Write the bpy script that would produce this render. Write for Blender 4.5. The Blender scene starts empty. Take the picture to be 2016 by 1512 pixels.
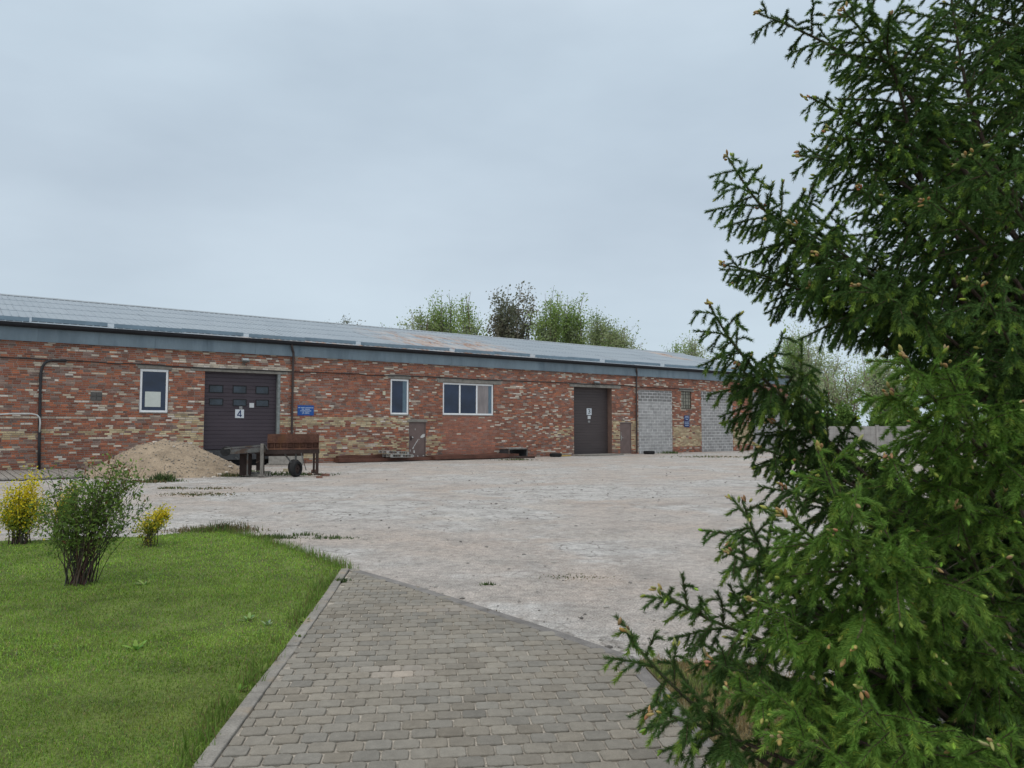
import bpy, bmesh, math, random
import numpy as np
from mathutils import Vector, Matrix
random.seed(7); rng = np.random.default_rng(7)
S = bpy.context.scene
COL = S.collection
R = math.radians

# ------------------------------------------------------------------ camera, light, exposure
CAMH, FPX, PITCH = 1.6, 1500.0, math.atan(86/1500.0)
cam_d = bpy.data.cameras.new('camera'); cam = bpy.data.objects.new('camera', cam_d); COL.objects.link(cam)
cam.location = (0, 0, CAMH); cam.rotation_euler = (math.pi/2+PITCH, 0, 0)
cam_d.sensor_width = 36; cam_d.lens = FPX/2016*36; cam_d.clip_start = 0.05; cam_d.clip_end = 3000
S.camera = cam
S.view_settings.view_transform = 'Standard'; S.view_settings.look = 'None'
S.view_settings.exposure = 0.0; S.view_settings.gamma = 1.0
SUN_EL, SUN_AZ = R(55), R(215)          # behind the camera, to the left
sd = bpy.data.lights.new('sun', 'SUN'); sd.energy = 0.9; sd.angle = R(35); sd.color = (1, .96, .9)
sun = bpy.data.objects.new('sun', sd); COL.objects.link(sun)
sdir = Vector((math.sin(SUN_AZ)*math.cos(SUN_EL), math.cos(SUN_AZ)*math.cos(SUN_EL), math.sin(SUN_EL)))
sun.rotation_euler = sdir.to_track_quat('Z', 'Y').to_euler(); sun.location = (0, -10, 30)
W = bpy.data.worlds.new('World'); S.world = W; W.use_nodes = True
wt = W.node_tree; wt.nodes.clear()
def wn(t, **k):
    n = wt.nodes.new(t)
    for a, v in k.items(): setattr(n, a, v)
    return n
out = wn('ShaderNodeOutputWorld'); bg = wn('ShaderNodeBackground'); bg.inputs['Strength'].default_value = 1.10
tc = wn('ShaderNodeTexCoord'); sep = wn('ShaderNodeSeparateXYZ')
ramp = wn('ShaderNodeValToRGB'); ramp.color_ramp.interpolation = 'B_SPLINE'
els = ramp.color_ramp.elements
els[0].position = 0.0; els[0].color = (.59, .70, .785, 1)
els[1].position = 1.0; els[1].color = (1.25, 1.3, 1.35, 1)
for p, c in ((.10, (.57, .68, .77, 1)), (.22, (.505, .588, .675, 1)), (.38, (.505, .605, .70, 1)), (.52, (.58, .69, .785, 1)), (.7, (.95, 1.02, 1.1, 1))):
    e = els.new(p); e.color = c
mp = wn('ShaderNodeMapping'); mp.inputs['Scale'].default_value = (1.2, 1.2, 3.2)
nz = wn('ShaderNodeTexNoise'); nz.inputs['Scale'].default_value = 1.5; nz.inputs['Detail'].default_value = 5; nz.inputs['Roughness'].default_value = .5
r2 = wn('ShaderNodeValToRGB'); r2.color_ramp.elements[0].position = .32; r2.color_ramp.elements[0].color = (.86, .865, .875, 1)
r2.color_ramp.elements[1].position = .7; r2.color_ramp.elements[1].color = (1.12, 1.11, 1.09, 1)
mul = wn('ShaderNodeMix', data_type='RGBA', blend_type='MULTIPLY'); mul.inputs[0].default_value = 1
sky = wn('ShaderNodeTexSky', sky_type='NISHITA'); sky.sun_disc = False; sky.sun_elevation = SUN_EL; sky.sun_rotation = SUN_AZ
sky.air_density = 1.0; sky.dust_density = 3.0
sb = wn('ShaderNodeMix', data_type='RGBA', blend_type='MULTIPLY'); sb.inputs[0].default_value = 1; sb.inputs[7].default_value = (.1, .1, .1, 1)
mx = wn('ShaderNodeMix', data_type='RGBA'); mx.inputs[0].default_value = .12
L = wt.links.new
L(tc.outputs['Generated'], sep.inputs[0]); L(sep.outputs['Z'], ramp.inputs[0])
L(tc.outputs['Generated'], mp.inputs[0]); L(mp.outputs[0], nz.inputs['Vector']); L(nz.outputs['Fac'], r2.inputs[0])
L(ramp.outputs[0], mul.inputs[6]); L(r2.outputs[0], mul.inputs[7])
L(sky.outputs[0], sb.inputs[6]); L(mul.outputs[2], mx.inputs[6]); L(sb.outputs[2], mx.inputs[7])
L(mx.outputs[2], bg.inputs['Color']); L(bg.outputs[0], out.inputs['Surface'])

# ------------------------------------------------------------------ geometry of the photograph
def ray(px, py):
    x = (px-1008)/FPX; y = (756-py)/FPX
    return np.array([x, math.cos(PITCH)-y*math.sin(PITCH), math.sin(PITCH)+y*math.cos(PITCH)])
CAMP = np.array([0, 0, CAMH])
def G(px, py, z=0.0):
    d = ray(px, py); t = (z-CAMH)/d[2]; return CAMP+d*t
def P(px, py, Y):
    d = ray(px, py); return CAMP+d*(Y/d[1])
def proj(p):
    q = np.asarray(p, float)-CAMP
    yc = q[1]*math.cos(PITCH)+q[2]*math.sin(PITCH); zc = -q[1]*math.sin(PITCH)+q[2]*math.cos(PITCH)
    return 1008+FPX*q[0]/yc, 756-FPX*zc/yc
WA, WB = G(0, 930), G(1250, 893.5)
tdir = (WB-WA)[:2]; tdir = tdir/np.linalg.norm(tdir); ndir = np.array([-tdir[1], tdir[0]])
WANG = math.atan2(tdir[1], tdir[0])
def wall(px, py, y=0.0):
    """pixel -> (u, z) on the plane y behind the wall's face"""
    d = ray(px, py); o = (CAMP-WA)[:2]
    t = (y-o@ndir)/(d[:2]@ndir); p = CAMP+d*t
    return float((p-WA)[:2]@tdir), float(p[2])
def wu(px, py=850): return wall(px, py)[0]
def wz(px, py): return wall(px, py)[1]
def w2w(u, y, z): 
    q = WA[:2]+tdir*u+ndir*y; return np.array([q[0], q[1], z])

# ------------------------------------------------------------------ materials
MATS = {}
def srgb(h, k=1.0):
    h = h.lstrip('#'); o = []
    for i in (0, 2, 4):
        c = int(h[i:i+2], 16)/255; o.append((c/12.92 if c <= .04045 else ((c+.055)/1.055)**2.4)*k)
    return tuple(o)
def mat(name, col=(.5, .5, .5), rough=.8, var=.25, scale=6, var2=0, scale2=60, bump=0, bscale=80, attr=False, metal=0, spec=.3,
        stain=None, stain_scale=3, stain_lo=.5, stain_hi=.65, stretch=(1, 1, 1), transl=0):
    m = bpy.data.materials.new(name); m.use_nodes = True; nt = m.node_tree; b = nt.nodes['Principled BSDF']
    b.inputs['Roughness'].default_value = rough; b.inputs['Metallic'].default_value = metal
    b.inputs['Specular IOR Level'].default_value = spec
    N = nt.nodes.new; LK = nt.links.new
    tc = N('ShaderNodeTexCoord'); mp = N('ShaderNodeMapping'); mp.inputs['Scale'].default_value = stretch; LK(tc.outputs['Object'], mp.inputs[0])
    if attr:
        a = N('ShaderNodeAttribute'); a.attribute_name = 'Col'; cur = a.outputs['Color']
    else:
        c = N('ShaderNodeRGB'); c.outputs[0].default_value = (*col, 1); cur = c.outputs[0]
    for v, s in ((var, scale), (var2, scale2)):
        if v <= 0: continue
        n = N('ShaderNodeTexNoise'); n.inputs['Scale'].default_value = s; n.inputs['Detail'].default_value = 6; LK(mp.outputs[0], n.inputs['Vector'])
        r = N('ShaderNodeMapRange'); r.inputs[1].default_value = .3; r.inputs[2].default_value = .7; r.inputs[3].default_value = 1-v; r.inputs[4].default_value = 1+v
        LK(n.outputs['Fac'], r.inputs[0])
        x = N('ShaderNodeMix'); x.data_type = 'RGBA'; x.blend_type = 'MULTIPLY'; x.inputs[0].default_value = 1
        LK(cur, x.inputs[6]); LK(r.outputs[0], x.inputs[7]); cur = x.outputs[2]
    if stain:
        n = N('ShaderNodeTexNoise'); n.inputs['Scale'].default_value = stain_scale; n.inputs['Detail'].default_value = 8; LK(mp.outputs[0], n.inputs['Vector'])
        r = N('ShaderNodeMapRange'); r.inputs[1].default_value = stain_lo; r.inputs[2].default_value = stain_hi; LK(n.outputs['Fac'], r.inputs[0])
        x = N('ShaderNodeMix'); x.data_type = 'RGBA'; x.inputs[7].default_value = (*stain, 1); LK(r.outputs[0], x.inputs[0]); LK(cur, x.inputs[6]); cur = x.outputs[2]
    LK(cur, b.inputs['Base Color'])
    if bump > 0:
        n = N('ShaderNodeTexNoise'); n.inputs['Scale'].default_value = bscale; n.inputs['Detail'].default_value = 5; LK(tc.outputs['Object'], n.inputs['Vector'])
        bp = N('ShaderNodeBump'); bp.inputs['Strength'].default_value = bump; bp.inputs['Distance'].default_value = .02
        LK(n.outputs['Fac'], bp.inputs['Height']); LK(bp.outputs[0], b.inputs['Normal'])
    if transl > 0:
        t = N('ShaderNodeBsdfTranslucent'); LK(cur, t.inputs['Color']); ms = N('ShaderNodeMixShader'); ms.inputs[0].default_value = transl
        LK(b.outputs[0], ms.inputs[1]); LK(t.outputs[0], ms.inputs[2]); LK(ms.outputs[0], nt.nodes['Material Output'].inputs['Surface'])
    MATS[name] = m; return m

# ------------------------------------------------------------------ mesh helpers
class MB:
    def __init__(s): s.v = []; s.f = []; s.c = []
    def add(s, vs, fs, col=None):
        o = len(s.v); s.v += [tuple(p) for p in vs]; s.f += [tuple(i+o for i in f) for f in fs]
        s.c += [col if col else (1, 1, 1)]*len(vs)
    def box(s, x0, x1, y0, y1, z0, z1, col=None):
        s.add([(x0, y0, z0), (x1, y0, z0), (x1, y1, z0), (x0, y1, z0), (x0, y0, z1), (x1, y0, z1), (x1, y1, z1), (x0, y1, z1)],
              [(0, 3, 2, 1), (4, 5, 6, 7), (0, 1, 5, 4), (1, 2, 6, 5), (2, 3, 7, 6), (3, 0, 4, 7)], col)
    def bar(s, a, b, w, h=None, col=None, up=(0, 0, 1)):
        a, b = Vector(a), Vector(b); h = h or w; d = (b-a).normalized(); up = Vector(up)
        sd = d.cross(up)
        if sd.length < 1e-4: sd = d.cross(Vector((1, 0, 0)))
        sd.normalize(); u = sd.cross(d)
        vs = []
        for p in (a, b):
            for i, j in ((-1, -1), (1, -1), (1, 1), (-1, 1)): vs.append(p+sd*(i*w/2)+u*(j*h/2))
        s.add(vs, [(0, 1, 2, 3), (7, 6, 5, 4), (0, 4, 5, 1), (1, 5, 6, 2), (2, 6, 7, 3), (3, 7, 4, 0)], col)
    def tube(s, pts, rad, n=8, col=None, cap=True):
        pts = [Vector(p) for p in pts]; k = len(pts); rad = rad if hasattr(rad, '__len__') else [rad]*k
        vs = []; prev = None
        for i, p in enumerate(pts):
            d = (pts[min(i+1, k-1)]-pts[max(i-1, 0)])
            if d.length < 1e-9: d = Vector((0, 0, 1))
            d.normalize()
            if prev is None:
                a = d.orthogonal().normalized()
            else:
                a = prev-d*prev.dot(d)
                a = a.normalized() if a.length > 1e-5 else d.orthogonal().normalized()
            prev = a; b = d.cross(a)
            for j in range(n):
                t = 2*math.pi*j/n; vs.append(p+(a*math.cos(t)+b*math.sin(t))*rad[i])
        fs = [(i*n+j, i*n+(j+1) % n, (i+1)*n+(j+1) % n, (i+1)*n+j) for i in range(k-1) for j in range(n)]
        if cap: fs += [tuple(range(n-1, -1, -1)), tuple((k-1)*n+j for j in range(n))]
        s.add(vs, fs, col)
    def lathe(s, prof, n=24, axis='y', c=(0, 0, 0), col=None, closed=True):
        """profile of (r, h) turned round an axis"""
        vs = []
        for r, h in prof:
            for j in range(n):
                t = 2*math.pi*j/n; a, b = r*math.cos(t), r*math.sin(t)
                p = (a, h, b) if axis == 'y' else ((a, b, h) if axis == 'z' else (h, a, b))
                vs.append((p[0]+c[0], p[1]+c[1], p[2]+c[2]))
        k = len(prof); m = k if closed else k-1
        s.add(vs, [(i*n+j, i*n+(j+1) % n, ((i+1) % k)*n+(j+1) % n, ((i+1) % k)*n+j) for i in range(m) for j in range(n)], col)
    def blob(s, c, rx, ry, rz, col=None, jit=.15, rg=random):
        t = (1+5**.5)/2
        vs0 = [(-1, t, 0), (1, t, 0), (-1, -t, 0), (1, -t, 0), (0, -1, t), (0, 1, t), (0, -1, -t), (0, 1, -t), (t, 0, -1), (t, 0, 1), (-t, 0, -1), (-t, 0, 1)]
        fs = [(0, 11, 5), (0, 5, 1), (0, 1, 7), (0, 7, 10), (0, 10, 11), (1, 5, 9), (5, 11, 4), (11, 10, 2), (10, 7, 6), (7, 1, 8), (3, 9, 4), (3, 4, 2), (3, 2, 6), (3, 6, 8), (3, 8, 9), (4, 9, 5), (2, 4, 11), (6, 2, 10), (8, 6, 7), (9, 8, 1)]
        q = 1/1.902; vs = []
        for v in vs0:
            k = q*(1+rg.uniform(-jit, jit)); vs.append((c[0]+v[0]*rx*k, c[1]+v[1]*ry*k, c[2]+v[2]*rz*k))
        s.add(vs, fs, col)
    def build(s, name, m, parent=None, color=False, smooth=False, bevel=0):
        me = bpy.data.meshes.new(name); me.from_pydata(s.v, [], s.f)
        if color:
            at = me.attributes.new('Col', 'FLOAT_COLOR', 'POINT')
            at.data.foreach_set('color', np.c_[np.array(s.c, dtype=np.float32), np.ones(len(s.c), np.float32)].ravel())
        if smooth: me.polygons.foreach_set('use_smooth', [True]*len(me.polygons))
        me.materials.append(m); me.update()
        o = bpy.data.objects.new(name, me); COL.objects.link(o)
        if parent: o.parent = parent
        if bevel:
            b = o.modifiers.new('bevel', 'BEVEL'); b.width = bevel; b.segments = 2; b.limit_method = 'ANGLE'
        return o
def mesh_np(name, V, F, m, col=None, parent=None, smooth=False):
    V = np.asarray(V, np.float32); F = np.asarray(F, np.int32); k = F.shape[1]
    me = bpy.data.meshes.new(name); me.vertices.add(len(V)); me.vertices.foreach_set('co', V.ravel())
    me.loops.add(F.size); me.loops.foreach_set('vertex_index', F.ravel())
    me.polygons.add(len(F)); me.polygons.foreach_set('loop_start', np.arange(0, F.size, k, dtype=np.int32))
    if smooth: me.polygons.foreach_set('use_smooth', np.ones(len(F), bool))
    if col is not None:
        at = me.attributes.new('Col', 'FLOAT_COLOR', 'POINT')
        at.data.foreach_set('color', np.c_[np.asarray(col, np.float32), np.ones(len(V), np.float32)].ravel())
    me.materials.append(m); me.update(calc_edges=True)
    o = bpy.data.objects.new(name, me); COL.objects.link(o)
    if parent: o.parent = parent
    return o
def tag(o, label=None, cat=None, group=None, kind=None):
    if label: o['label'] = label
    if cat: o['category'] = cat
    if group: o['group'] = group
    if kind: o['kind'] = kind
    return o
def empty(name, loc=(0, 0, 0), rz=0.0):
    o = bpy.data.objects.new(name, None); COL.objects.link(o); o.location = loc; o.rotation_euler = (0, 0, rz); o.empty_display_size = .2; return o
def thing(name, label, cat, loc=(0, 0, 0), rz=0.0, group=None): return tag(empty(name, loc, rz), label, cat, group)
def wthing(name, label, cat, u, y, z, group=None): return thing(name, label, cat, tuple(w2w(u, y, z)), WANG, group)
def at_wall(o, u, y, z): o.location = tuple(w2w(u, y, z)); o.rotation_euler = (0, 0, WANG); return o
def dup(root, loc=None, rz=None, label=None):
    r = root.copy(); COL.objects.link(r)
    if loc is not None: r.location = loc
    if rz is not None: r.rotation_euler = (0, 0, rz)
    if label: r['label'] = label
    for ch in list(root.children):
        c = ch.copy(); COL.objects.link(c); c.parent = r
        for g in ch.children:
            d = g.copy(); COL.objects.link(d); d.parent = c
    return r
def text_mb(txt, size, bold=0.0, spacing=1.0):
    """a line of lettering, centred, as (verts, faces) in x / z"""
    cu = bpy.data.curves.new('lettering', 'FONT'); cu.body = txt; cu.size = size; cu.align_x = 'CENTER'; cu.align_y = 'CENTER'
    cu.extrude = .002; cu.offset = bold; cu.space_character = spacing; cu.resolution_u = 3
    o = bpy.data.objects.new('lettering', cu); COL.objects.link(o)
    dg = bpy.context.evaluated_depsgraph_get(); me = bpy.data.meshes.new_from_object(o.evaluated_get(dg))
    vs = [(v.co.x, -v.co.z, v.co.y) for v in me.vertices]; fs = [tuple(p.vertices) for p in me.polygons]
    bpy.data.objects.remove(o); bpy.data.curves.remove(cu); bpy.data.meshes.remove(me)
    return vs, fs
def inpoly(x, y, poly):
    x = np.asarray(x); y = np.asarray(y); r = np.zeros(x.shape, bool); n = len(poly)
    for i in range(n):
        x0, y0 = poly[i]; x1, y1 = poly[(i+1) % n]
        if y0 == y1: continue
        c = ((y0 > y) != (y1 > y)) & (x < (x1-x0)*(y-y0)/(y1-y0)+x0); r ^= c
    return r
_T = rng.random((64, 64))
def vnoise(x, y):
    x = np.asarray(x, float); y = np.asarray(y, float); xi = np.floor(x).astype(int); yi = np.floor(y).astype(int); fx = x-xi; fy = y-yi
    fx = fx*fx*(3-2*fx); fy = fy*fy*(3-2*fy); g = lambda a, b: _T[a % 64, b % 64]
    return (g(xi, yi)*(1-fx)+g(xi+1, yi)*fx)*(1-fy)+(g(xi, yi+1)*(1-fx)+g(xi+1, yi+1)*fx)*fy
def fbm(x, y): return vnoise(x, y)*.55+vnoise(x*2.1+7, y*2.1+3)*.3+vnoise(x*4.3+1, y*4.3+9)*.15

# ------------------------------------------------------------------ ground
def ground_material():
    m = bpy.data.materials.new('gravel yard'); m.use_nodes = True; nt = m.node_tree; b = nt.nodes['Principled BSDF']
    N = nt.nodes.new; K = nt.links.new; b.inputs['Roughness'].default_value = .95; b.inputs['Specular IOR Level'].default_value = .15
    geo = N('ShaderNodeNewGeometry')
    def noise(s, d=6, stretch=(1, 1, 1), r=.5):
        mp = N('ShaderNodeMapping'); mp.inputs['Scale'].default_value = stretch; K(geo.outputs['Position'], mp.inputs[0])
        n = N('ShaderNodeTexNoise'); n.inputs['Scale'].default_value = s; n.inputs['Detail'].default_value = d; n.inputs['Roughness'].default_value = r; K(mp.outputs[0], n.inputs['Vector']); return n.outputs['Fac']
    def rng_(f, a, c, lo=0., hi=1.):
        r = N('ShaderNodeMapRange'); r.inputs[1].default_value = a; r.inputs[2].default_value = c; r.inputs[3].default_value = lo; r.inputs[4].default_value = hi; K(f, r.inputs[0]); return r.outputs[0]
    def mix(f, a, c, bt='MIX'):
        x = N('ShaderNodeMix'); x.data_type = 'RGBA'; x.blend_type = bt
        if isinstance(f, float): x.inputs[0].default_value = f
        else: K(f, x.inputs[0])
        for i, q in ((6, a), (7, c)):
            if isinstance(q, tuple): x.inputs[i].default_value = (*q, 1)
            else: K(q, x.inputs[i])
        return x.outputs[2]
    def math_(op, a, c):
        x = N('ShaderNodeMath'); x.operation = op
        for i, q in ((0, a), (1, c)):
            if isinstance(q, (int, float)): x.inputs[i].default_value = q
            else: K(q, x.inputs[i])
        return x.outputs[0]
    c = mix(rng_(noise(.35, 5), .35, .65), (.465, .435, .408), (.465, .40, .35))
    conc0 = rng_(noise(.28, 7, (1, 1, 1), .62), .5, .57)
    sep = N('ShaderNodeSeparateXYZ'); K(geo.outputs['Position'], sep.inputs[0])
    def blob(x, y, rx, ry):
        a = math_('DIVIDE', math_('SUBTRACT', sep.outputs['X'], x), rx); d = math_('DIVIDE', math_('SUBTRACT', sep.outputs['Y'], y), ry)
        q = math_('ADD', math_('ADD', math_('MULTIPLY', a, a), math_('MULTIPLY', d, d)), math_('MULTIPLY', math_('SUBTRACT', noise(.9, 6), .5), 2.6)); return rng_(q, .8, 1.1, 1., 0.)
    conc = conc0
    for bl in ((-3.2, 15.6, 1.6, 1.6), (-.6, 14.6, 1.5, 1.3), (1.5, 19, 3.0, 2.0), (7.5, 22, 3, 1.6), (-5.5, 18, 1.8, 1.5)): conc = math_('MAXIMUM', conc, blob(*bl))
    c = mix(conc, c, (.52, .505, .485))
    c = mix(rng_(noise(1.7, 8, (1, 1, 1), .7), .45, .72), c, (.31, .295, .275))
    c = mix(rng_(noise(.5, 6, (1, 1, 1), .6), .56, .72, 0, .75), c, (.53, .485, .43))
    sp = rng_(noise(55, 3, (1, 1, 1), .7), .3, .7, .5, 1.45); c = mix(1.0, c, sp, 'MULTIPLY')
    sp2 = rng_(noise(9, 6, (1, 1, 1), .75), .3, .7, .68, 1.3); c = mix(1.0, c, sp2, 'MULTIPLY')
    v = N('ShaderNodeTexVoronoi'); v.feature = 'DISTANCE_TO_EDGE'; v.inputs['Scale'].default_value = 2.4
    wp = N('ShaderNodeMix'); wp.data_type = 'RGBA'; wp.blend_type = 'ADD'; wp.inputs[0].default_value = .35
    nn = N('ShaderNodeTexNoise'); nn.inputs['Scale'].default_value = 3; K(geo.outputs['Position'], nn.inputs['Vector'])
    K(geo.outputs['Position'], wp.inputs[6]); K(nn.outputs['Color'], wp.inputs[7]); K(wp.outputs[2], v.inputs['Vector'])
    cr = math_('MULTIPLY', rng_(v.outputs['Distance'], 0.0, .045, 1., 0.), math_('MULTIPLY', conc, rng_(noise(.8, 3), .36, .5)))
    c = mix(math_('MULTIPLY', cr, .9), c, (.14, .125, .11))
    peb = N('ShaderNodeTexVoronoi'); peb.inputs['Scale'].default_value = 26; K(geo.outputs['Position'], peb.inputs['Vector'])
    c = mix(math_('MULTIPLY', rng_(peb.outputs['Distance'], .12, .2, 1., 0.), rng_(noise(3, 3), .5, .6, 0, .7)), c, (.2, .18, .16))
    for tx, ty, tr, tw in ((3, 33, 15.2, .22), (3, 33, 16.9, .22), (-14, 6, 14.5, .2), (-14, 6, 16.1, .2), (12, 10, 9.0, .2), (12, 10, 10.6, .2), (1, 44, 22.5, .25), (1, 44, 24.2, .25)):
        a = math_('SUBTRACT', sep.outputs['X'], tx); d = math_('SUBTRACT', sep.outputs['Y'], ty)
        q = math_('ABSOLUTE', math_('SUBTRACT', math_('POWER', math_('ADD', math_('MULTIPLY', a, a), math_('MULTIPLY', d, d)), .5), tr), 0)
        c = mix(math_('MULTIPLY', rng_(q, tw*.5, tw*1.3, .30, 0.), rng_(noise(.7, 5), .42, .6)), c, (.27, .25, .235))
    K(c, b.inputs['Base Color'])
    bp = N('ShaderNodeBump'); bp.inputs['Strength'].default_value = .9; bp.inputs['Distance'].default_value = .03
    K(math_('ADD', noise(45, 4), math_('MULTIPLY', noise(4, 5), 2.0)), bp.inputs['Height']); K(bp.outputs[0], b.inputs['Normal'])
    return m
gm = MB(); gm.add([(-500, -200, 0), (500, -200, 0), (500, 900, 0), (-500, 900, 0)], [(0, 1, 2, 3)])
tag(gm.build('ground', ground_material()), kind='structure')

# ------------------------------------------------------------------ paved path and kerbs
KA, KB = G(690, 1125)[:2], G(420, 1512)[:2]
kd = (KA-KB)/np.linalg.norm(KA-KB); kn = np.array([kd[1], -kd[0]])      # along the kerb away from us; to the right
edge = [KA]+[G(x, y)[:2] for x, y in ((820, 1163), (960, 1208), (1100, 1255), (1235, 1302))]
edge2 = [G(1300, 1372)[:2], G(1390, 1480)[:2], np.array([1.35, 2.6]), np.array([1.6, 1.0]), np.array([1.9, -3.0])]
KC = KB-kd*7.0
path_poly = [tuple(p) for p in edge+edge2]+[tuple(KC)]
mat('paver', attr=True, rough=.9, var=.10, scale=22, var2=.12, scale2=160, bump=.35, bscale=140, spec=.2)
mat('joint sand', (.34, .31, .265), rough=.95, var=.4, scale=14, var2=.3, scale2=120, bump=.4, bscale=90)
mat('kerb concrete', (.26, .245, .22), rough=.9, var=.22, scale=9, var2=.2, scale2=90, bump=.3, bscale=120, stain=(.33, .27, .2), stain_scale=4, stain_lo=.52, stain_hi=.66)
mat('edging concrete', (.20, .19, .18), rough=.9, var=.25, scale=8, var2=.2, scale2=70, bump=.3, bscale=90)
pm = MB(); pm.add([(x, y, .0175) for x, y in path_poly], [tuple(range(len(path_poly)))[::-1]])
tag(pm.build('path_bed', MATS['joint sand']), kind='structure')
PW, PD = .138, .121
pv = MB(); ra = R(1.5)
ax = np.array([kn[0]*math.cos(ra)-kn[1]*math.sin(ra), kn[0]*math.sin(ra)+kn[1]*math.cos(ra)]); ay = np.array([-ax[1], ax[0]])
for j in range(-50, 62):
    off = random.random()*PW if True else 0
    off = (j % 2)*PW*.5+random.uniform(-.02, .02)
    for i in range(-4, 50):
        c = KB+ax*(i*PW+off+.02)+ay*(j*PD)
        if not inpoly(np.array([c[0]]), np.array([c[1]]), path_poly)[0]: continue
        dk = float(np.dot(c-KB, kn))-.012; w, d = PW/2-.0045, PD/2-.005
        if dk < w:
            if dk < -w+.03: continue
            nw = (w+dk)/2; c = c+ax*(w-nw); w = nw
        w *= random.uniform(.96, 1.0); d *= random.uniform(.96, 1.0); k = min(.016, w*.4)
        loop = [(-w+k, -d), (w-k*.6, -d), (w, -d+k*.6), (w, d-k), (w-k*1.1, d), (-w+k*.7, d), (-w, d-k*.7), (-w, -d+k)]
        tl = random.uniform(-.012, .012); tl2 = random.uniform(-.012, .012); zz = .022+random.uniform(-.002, .002); rz = random.uniform(-.02, .02)
        vs = []
        for (s, h) in ((1.0, -.02), (1.0, .002), (.955, .0055)):
            for a, bb in loop:
                a2 = a*math.cos(rz)-bb*math.sin(rz); b2 = a*math.sin(rz)+bb*math.cos(rz)
                q = c+ax*(a2*s)+ay*(b2*s); vs.append((q[0], q[1], zz+h+tl*a+tl2*bb))
        fs = [(16, 17, 18, 19, 20, 21, 22, 23)]
        for r in (0, 8): fs += [(r+t, r+(t+1) % 8, r+8+(t+1) % 8, r+8+t) for t in range(8)]
        g = float(np.clip(.205+.016*random.gauss(0, 1)+.07*(fbm(c[0]*.9, c[1]*.9)-.5), .12, .3)); warm = random.uniform(-.006, .006)
        dust = max(0, 1-np.hypot((c[0]+.72)/.28, (c[1]-5.0)/.22)) + .6*max(0, 1-np.hypot((c[0]+.55)/.6, (c[1]-6.75)/.25))
        g += .11*dust
        pv.add(vs, fs, (g*1.22+warm+.02*dust, g*1.125, g*.96-warm))
tag(pv.build('path', MATS['paver'], color=True), kind='structure')
km = MB(); n = 0
LEN = np.linalg.norm(KA-KC); t = 0.0
while t < LEN-.2:
    l = .98; q0 = KC+kd*t-kn*.035; q1 = KC+kd*min(t+l, LEN)-kn*.035; j = random.uniform(-.008, .008)
    km.bar((q0[0]+j, q0[1], -.03), (q1[0]+j+random.uniform(-.012, .012), q1[1], -.03+random.uniform(-.008, .008)), .085, .13); t += l+.012
tag(km.build('kerb', MATS['kerb concrete'], bevel=.008), kind='structure')
km = MB(); e = edge+edge2[:2]
for a, b in zip(e[:-1], e[1:]):
    d = (b-a)/np.linalg.norm(b-a); km.bar((a[0], a[1], .004), (b[0]+d[0]*.01, b[1]+d[1]*.01, .004), .10, .05)
tag(km.build('path_edging', MATS['edging concrete'], bevel=.006), kind='structure')

# ------------------------------------------------------------------ lawn
lawn_far = [G(x, y)[:2] for x, y in ((684, 1124), (640, 1106), (560, 1078), (490, 1058), (440, 1050), (380, 1050), (300, 1058), (200, 1063), (100, 1066), (0, 1068))]
lawn_far.append(np.array([-16., 10.3]))
kl = [KA-kn*.075-kd*.1, KC-kn*.075]
lawn_poly = [tuple(p) for p in [kl[1], kl[0]]+lawn_far+[np.array([-16., -3.])]]
bed_poly = [tuple(p) for p in [G(1242, 1304)[:2]+np.array([.06, .02]), edge2[0]+np.array([.07, 0]), edge2[1]+np.array([.07, 0]), edge2[2]+np.array([.08, 0]), edge2[3]+np.array([.08, 0]), np.array([2.0, -3.]), np.array([2.6, -3.]), np.array([2.3, 3.2]), np.array([2.2, 4.3]), G(1480, 1315)[:2]]]
mat('turf soil', (.11, .145, .035), rough=1, var=.4, scale=3, var2=.4, scale2=50, bump=.5, bscale=60)
mat('bed soil', (.15, .135, .07), rough=1, var=.4, scale=4, var2=.35, scale2=60, bump=.5, bscale=60)
mat('grass blade', attr=True, rough=.6, var=0, spec=.25, transl=.25)
for nm, poly, mm, z in (('lawn', lawn_poly, 'turf soil', .02), ('planting_bed', bed_poly, 'bed soil', .014)):
    b = MB(); k = len(poly); b.add([(x, y, z) for x, y in poly]+[(x, y, -.05) for x, y in poly], [tuple(range(k))]+[(i, (i+1) % k, k+(i+1) % k, k+i) for i in range(k)])
    o = b.build(nm, MATS[mm]); tag(o, kind='structure')
    bm = bmesh.new(); bm.from_mesh(o.data); bmesh.ops.recalc_face_normals(bm, faces=bm.faces); bm.to_mesh(o.data); bm.free()
def blades(x, y, z0, h, w, col, lean=.5, seg=2):
    """grass blades: two-piece bent strips"""
    n = len(x); az = rng.random(n)*2*math.pi; la = rng.random(n)*2*math.pi; ln = h*lean*rng.random(n)
    sx = np.cos(az)*w/2; sy = np.sin(az)*w/2
    V = np.zeros((n, 5, 3)); V[:, 0] = np.c_[x-sx, y-sy, z0]; V[:, 1] = np.c_[x+sx, y+sy, z0]
    mx_, my = x+np.cos(la)*ln*.35, y+np.sin(la)*ln*.35; mz = z0+h*.6
    V[:, 2] = np.c_[mx_+sx*.8, my+sy*.8, mz]; V[:, 3] = np.c_[mx_-sx*.8, my-sy*.8, mz]
    V[:, 4] = np.c_[x+np.cos(la)*ln, y+np.sin(la)*ln, z0+h*np.sqrt(np.maximum(.15, 1-(ln/h)**2*.6))]
    o = np.arange(n)[:, None]*5
    F = np.concatenate([o+[[0, 1, 2]], o+[[0, 2, 3]], o+[[3, 2, 4]]])
    return V.reshape(-1, 3), F, np.repeat(col, 5, axis=0)
gx, gy = [], []
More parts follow.
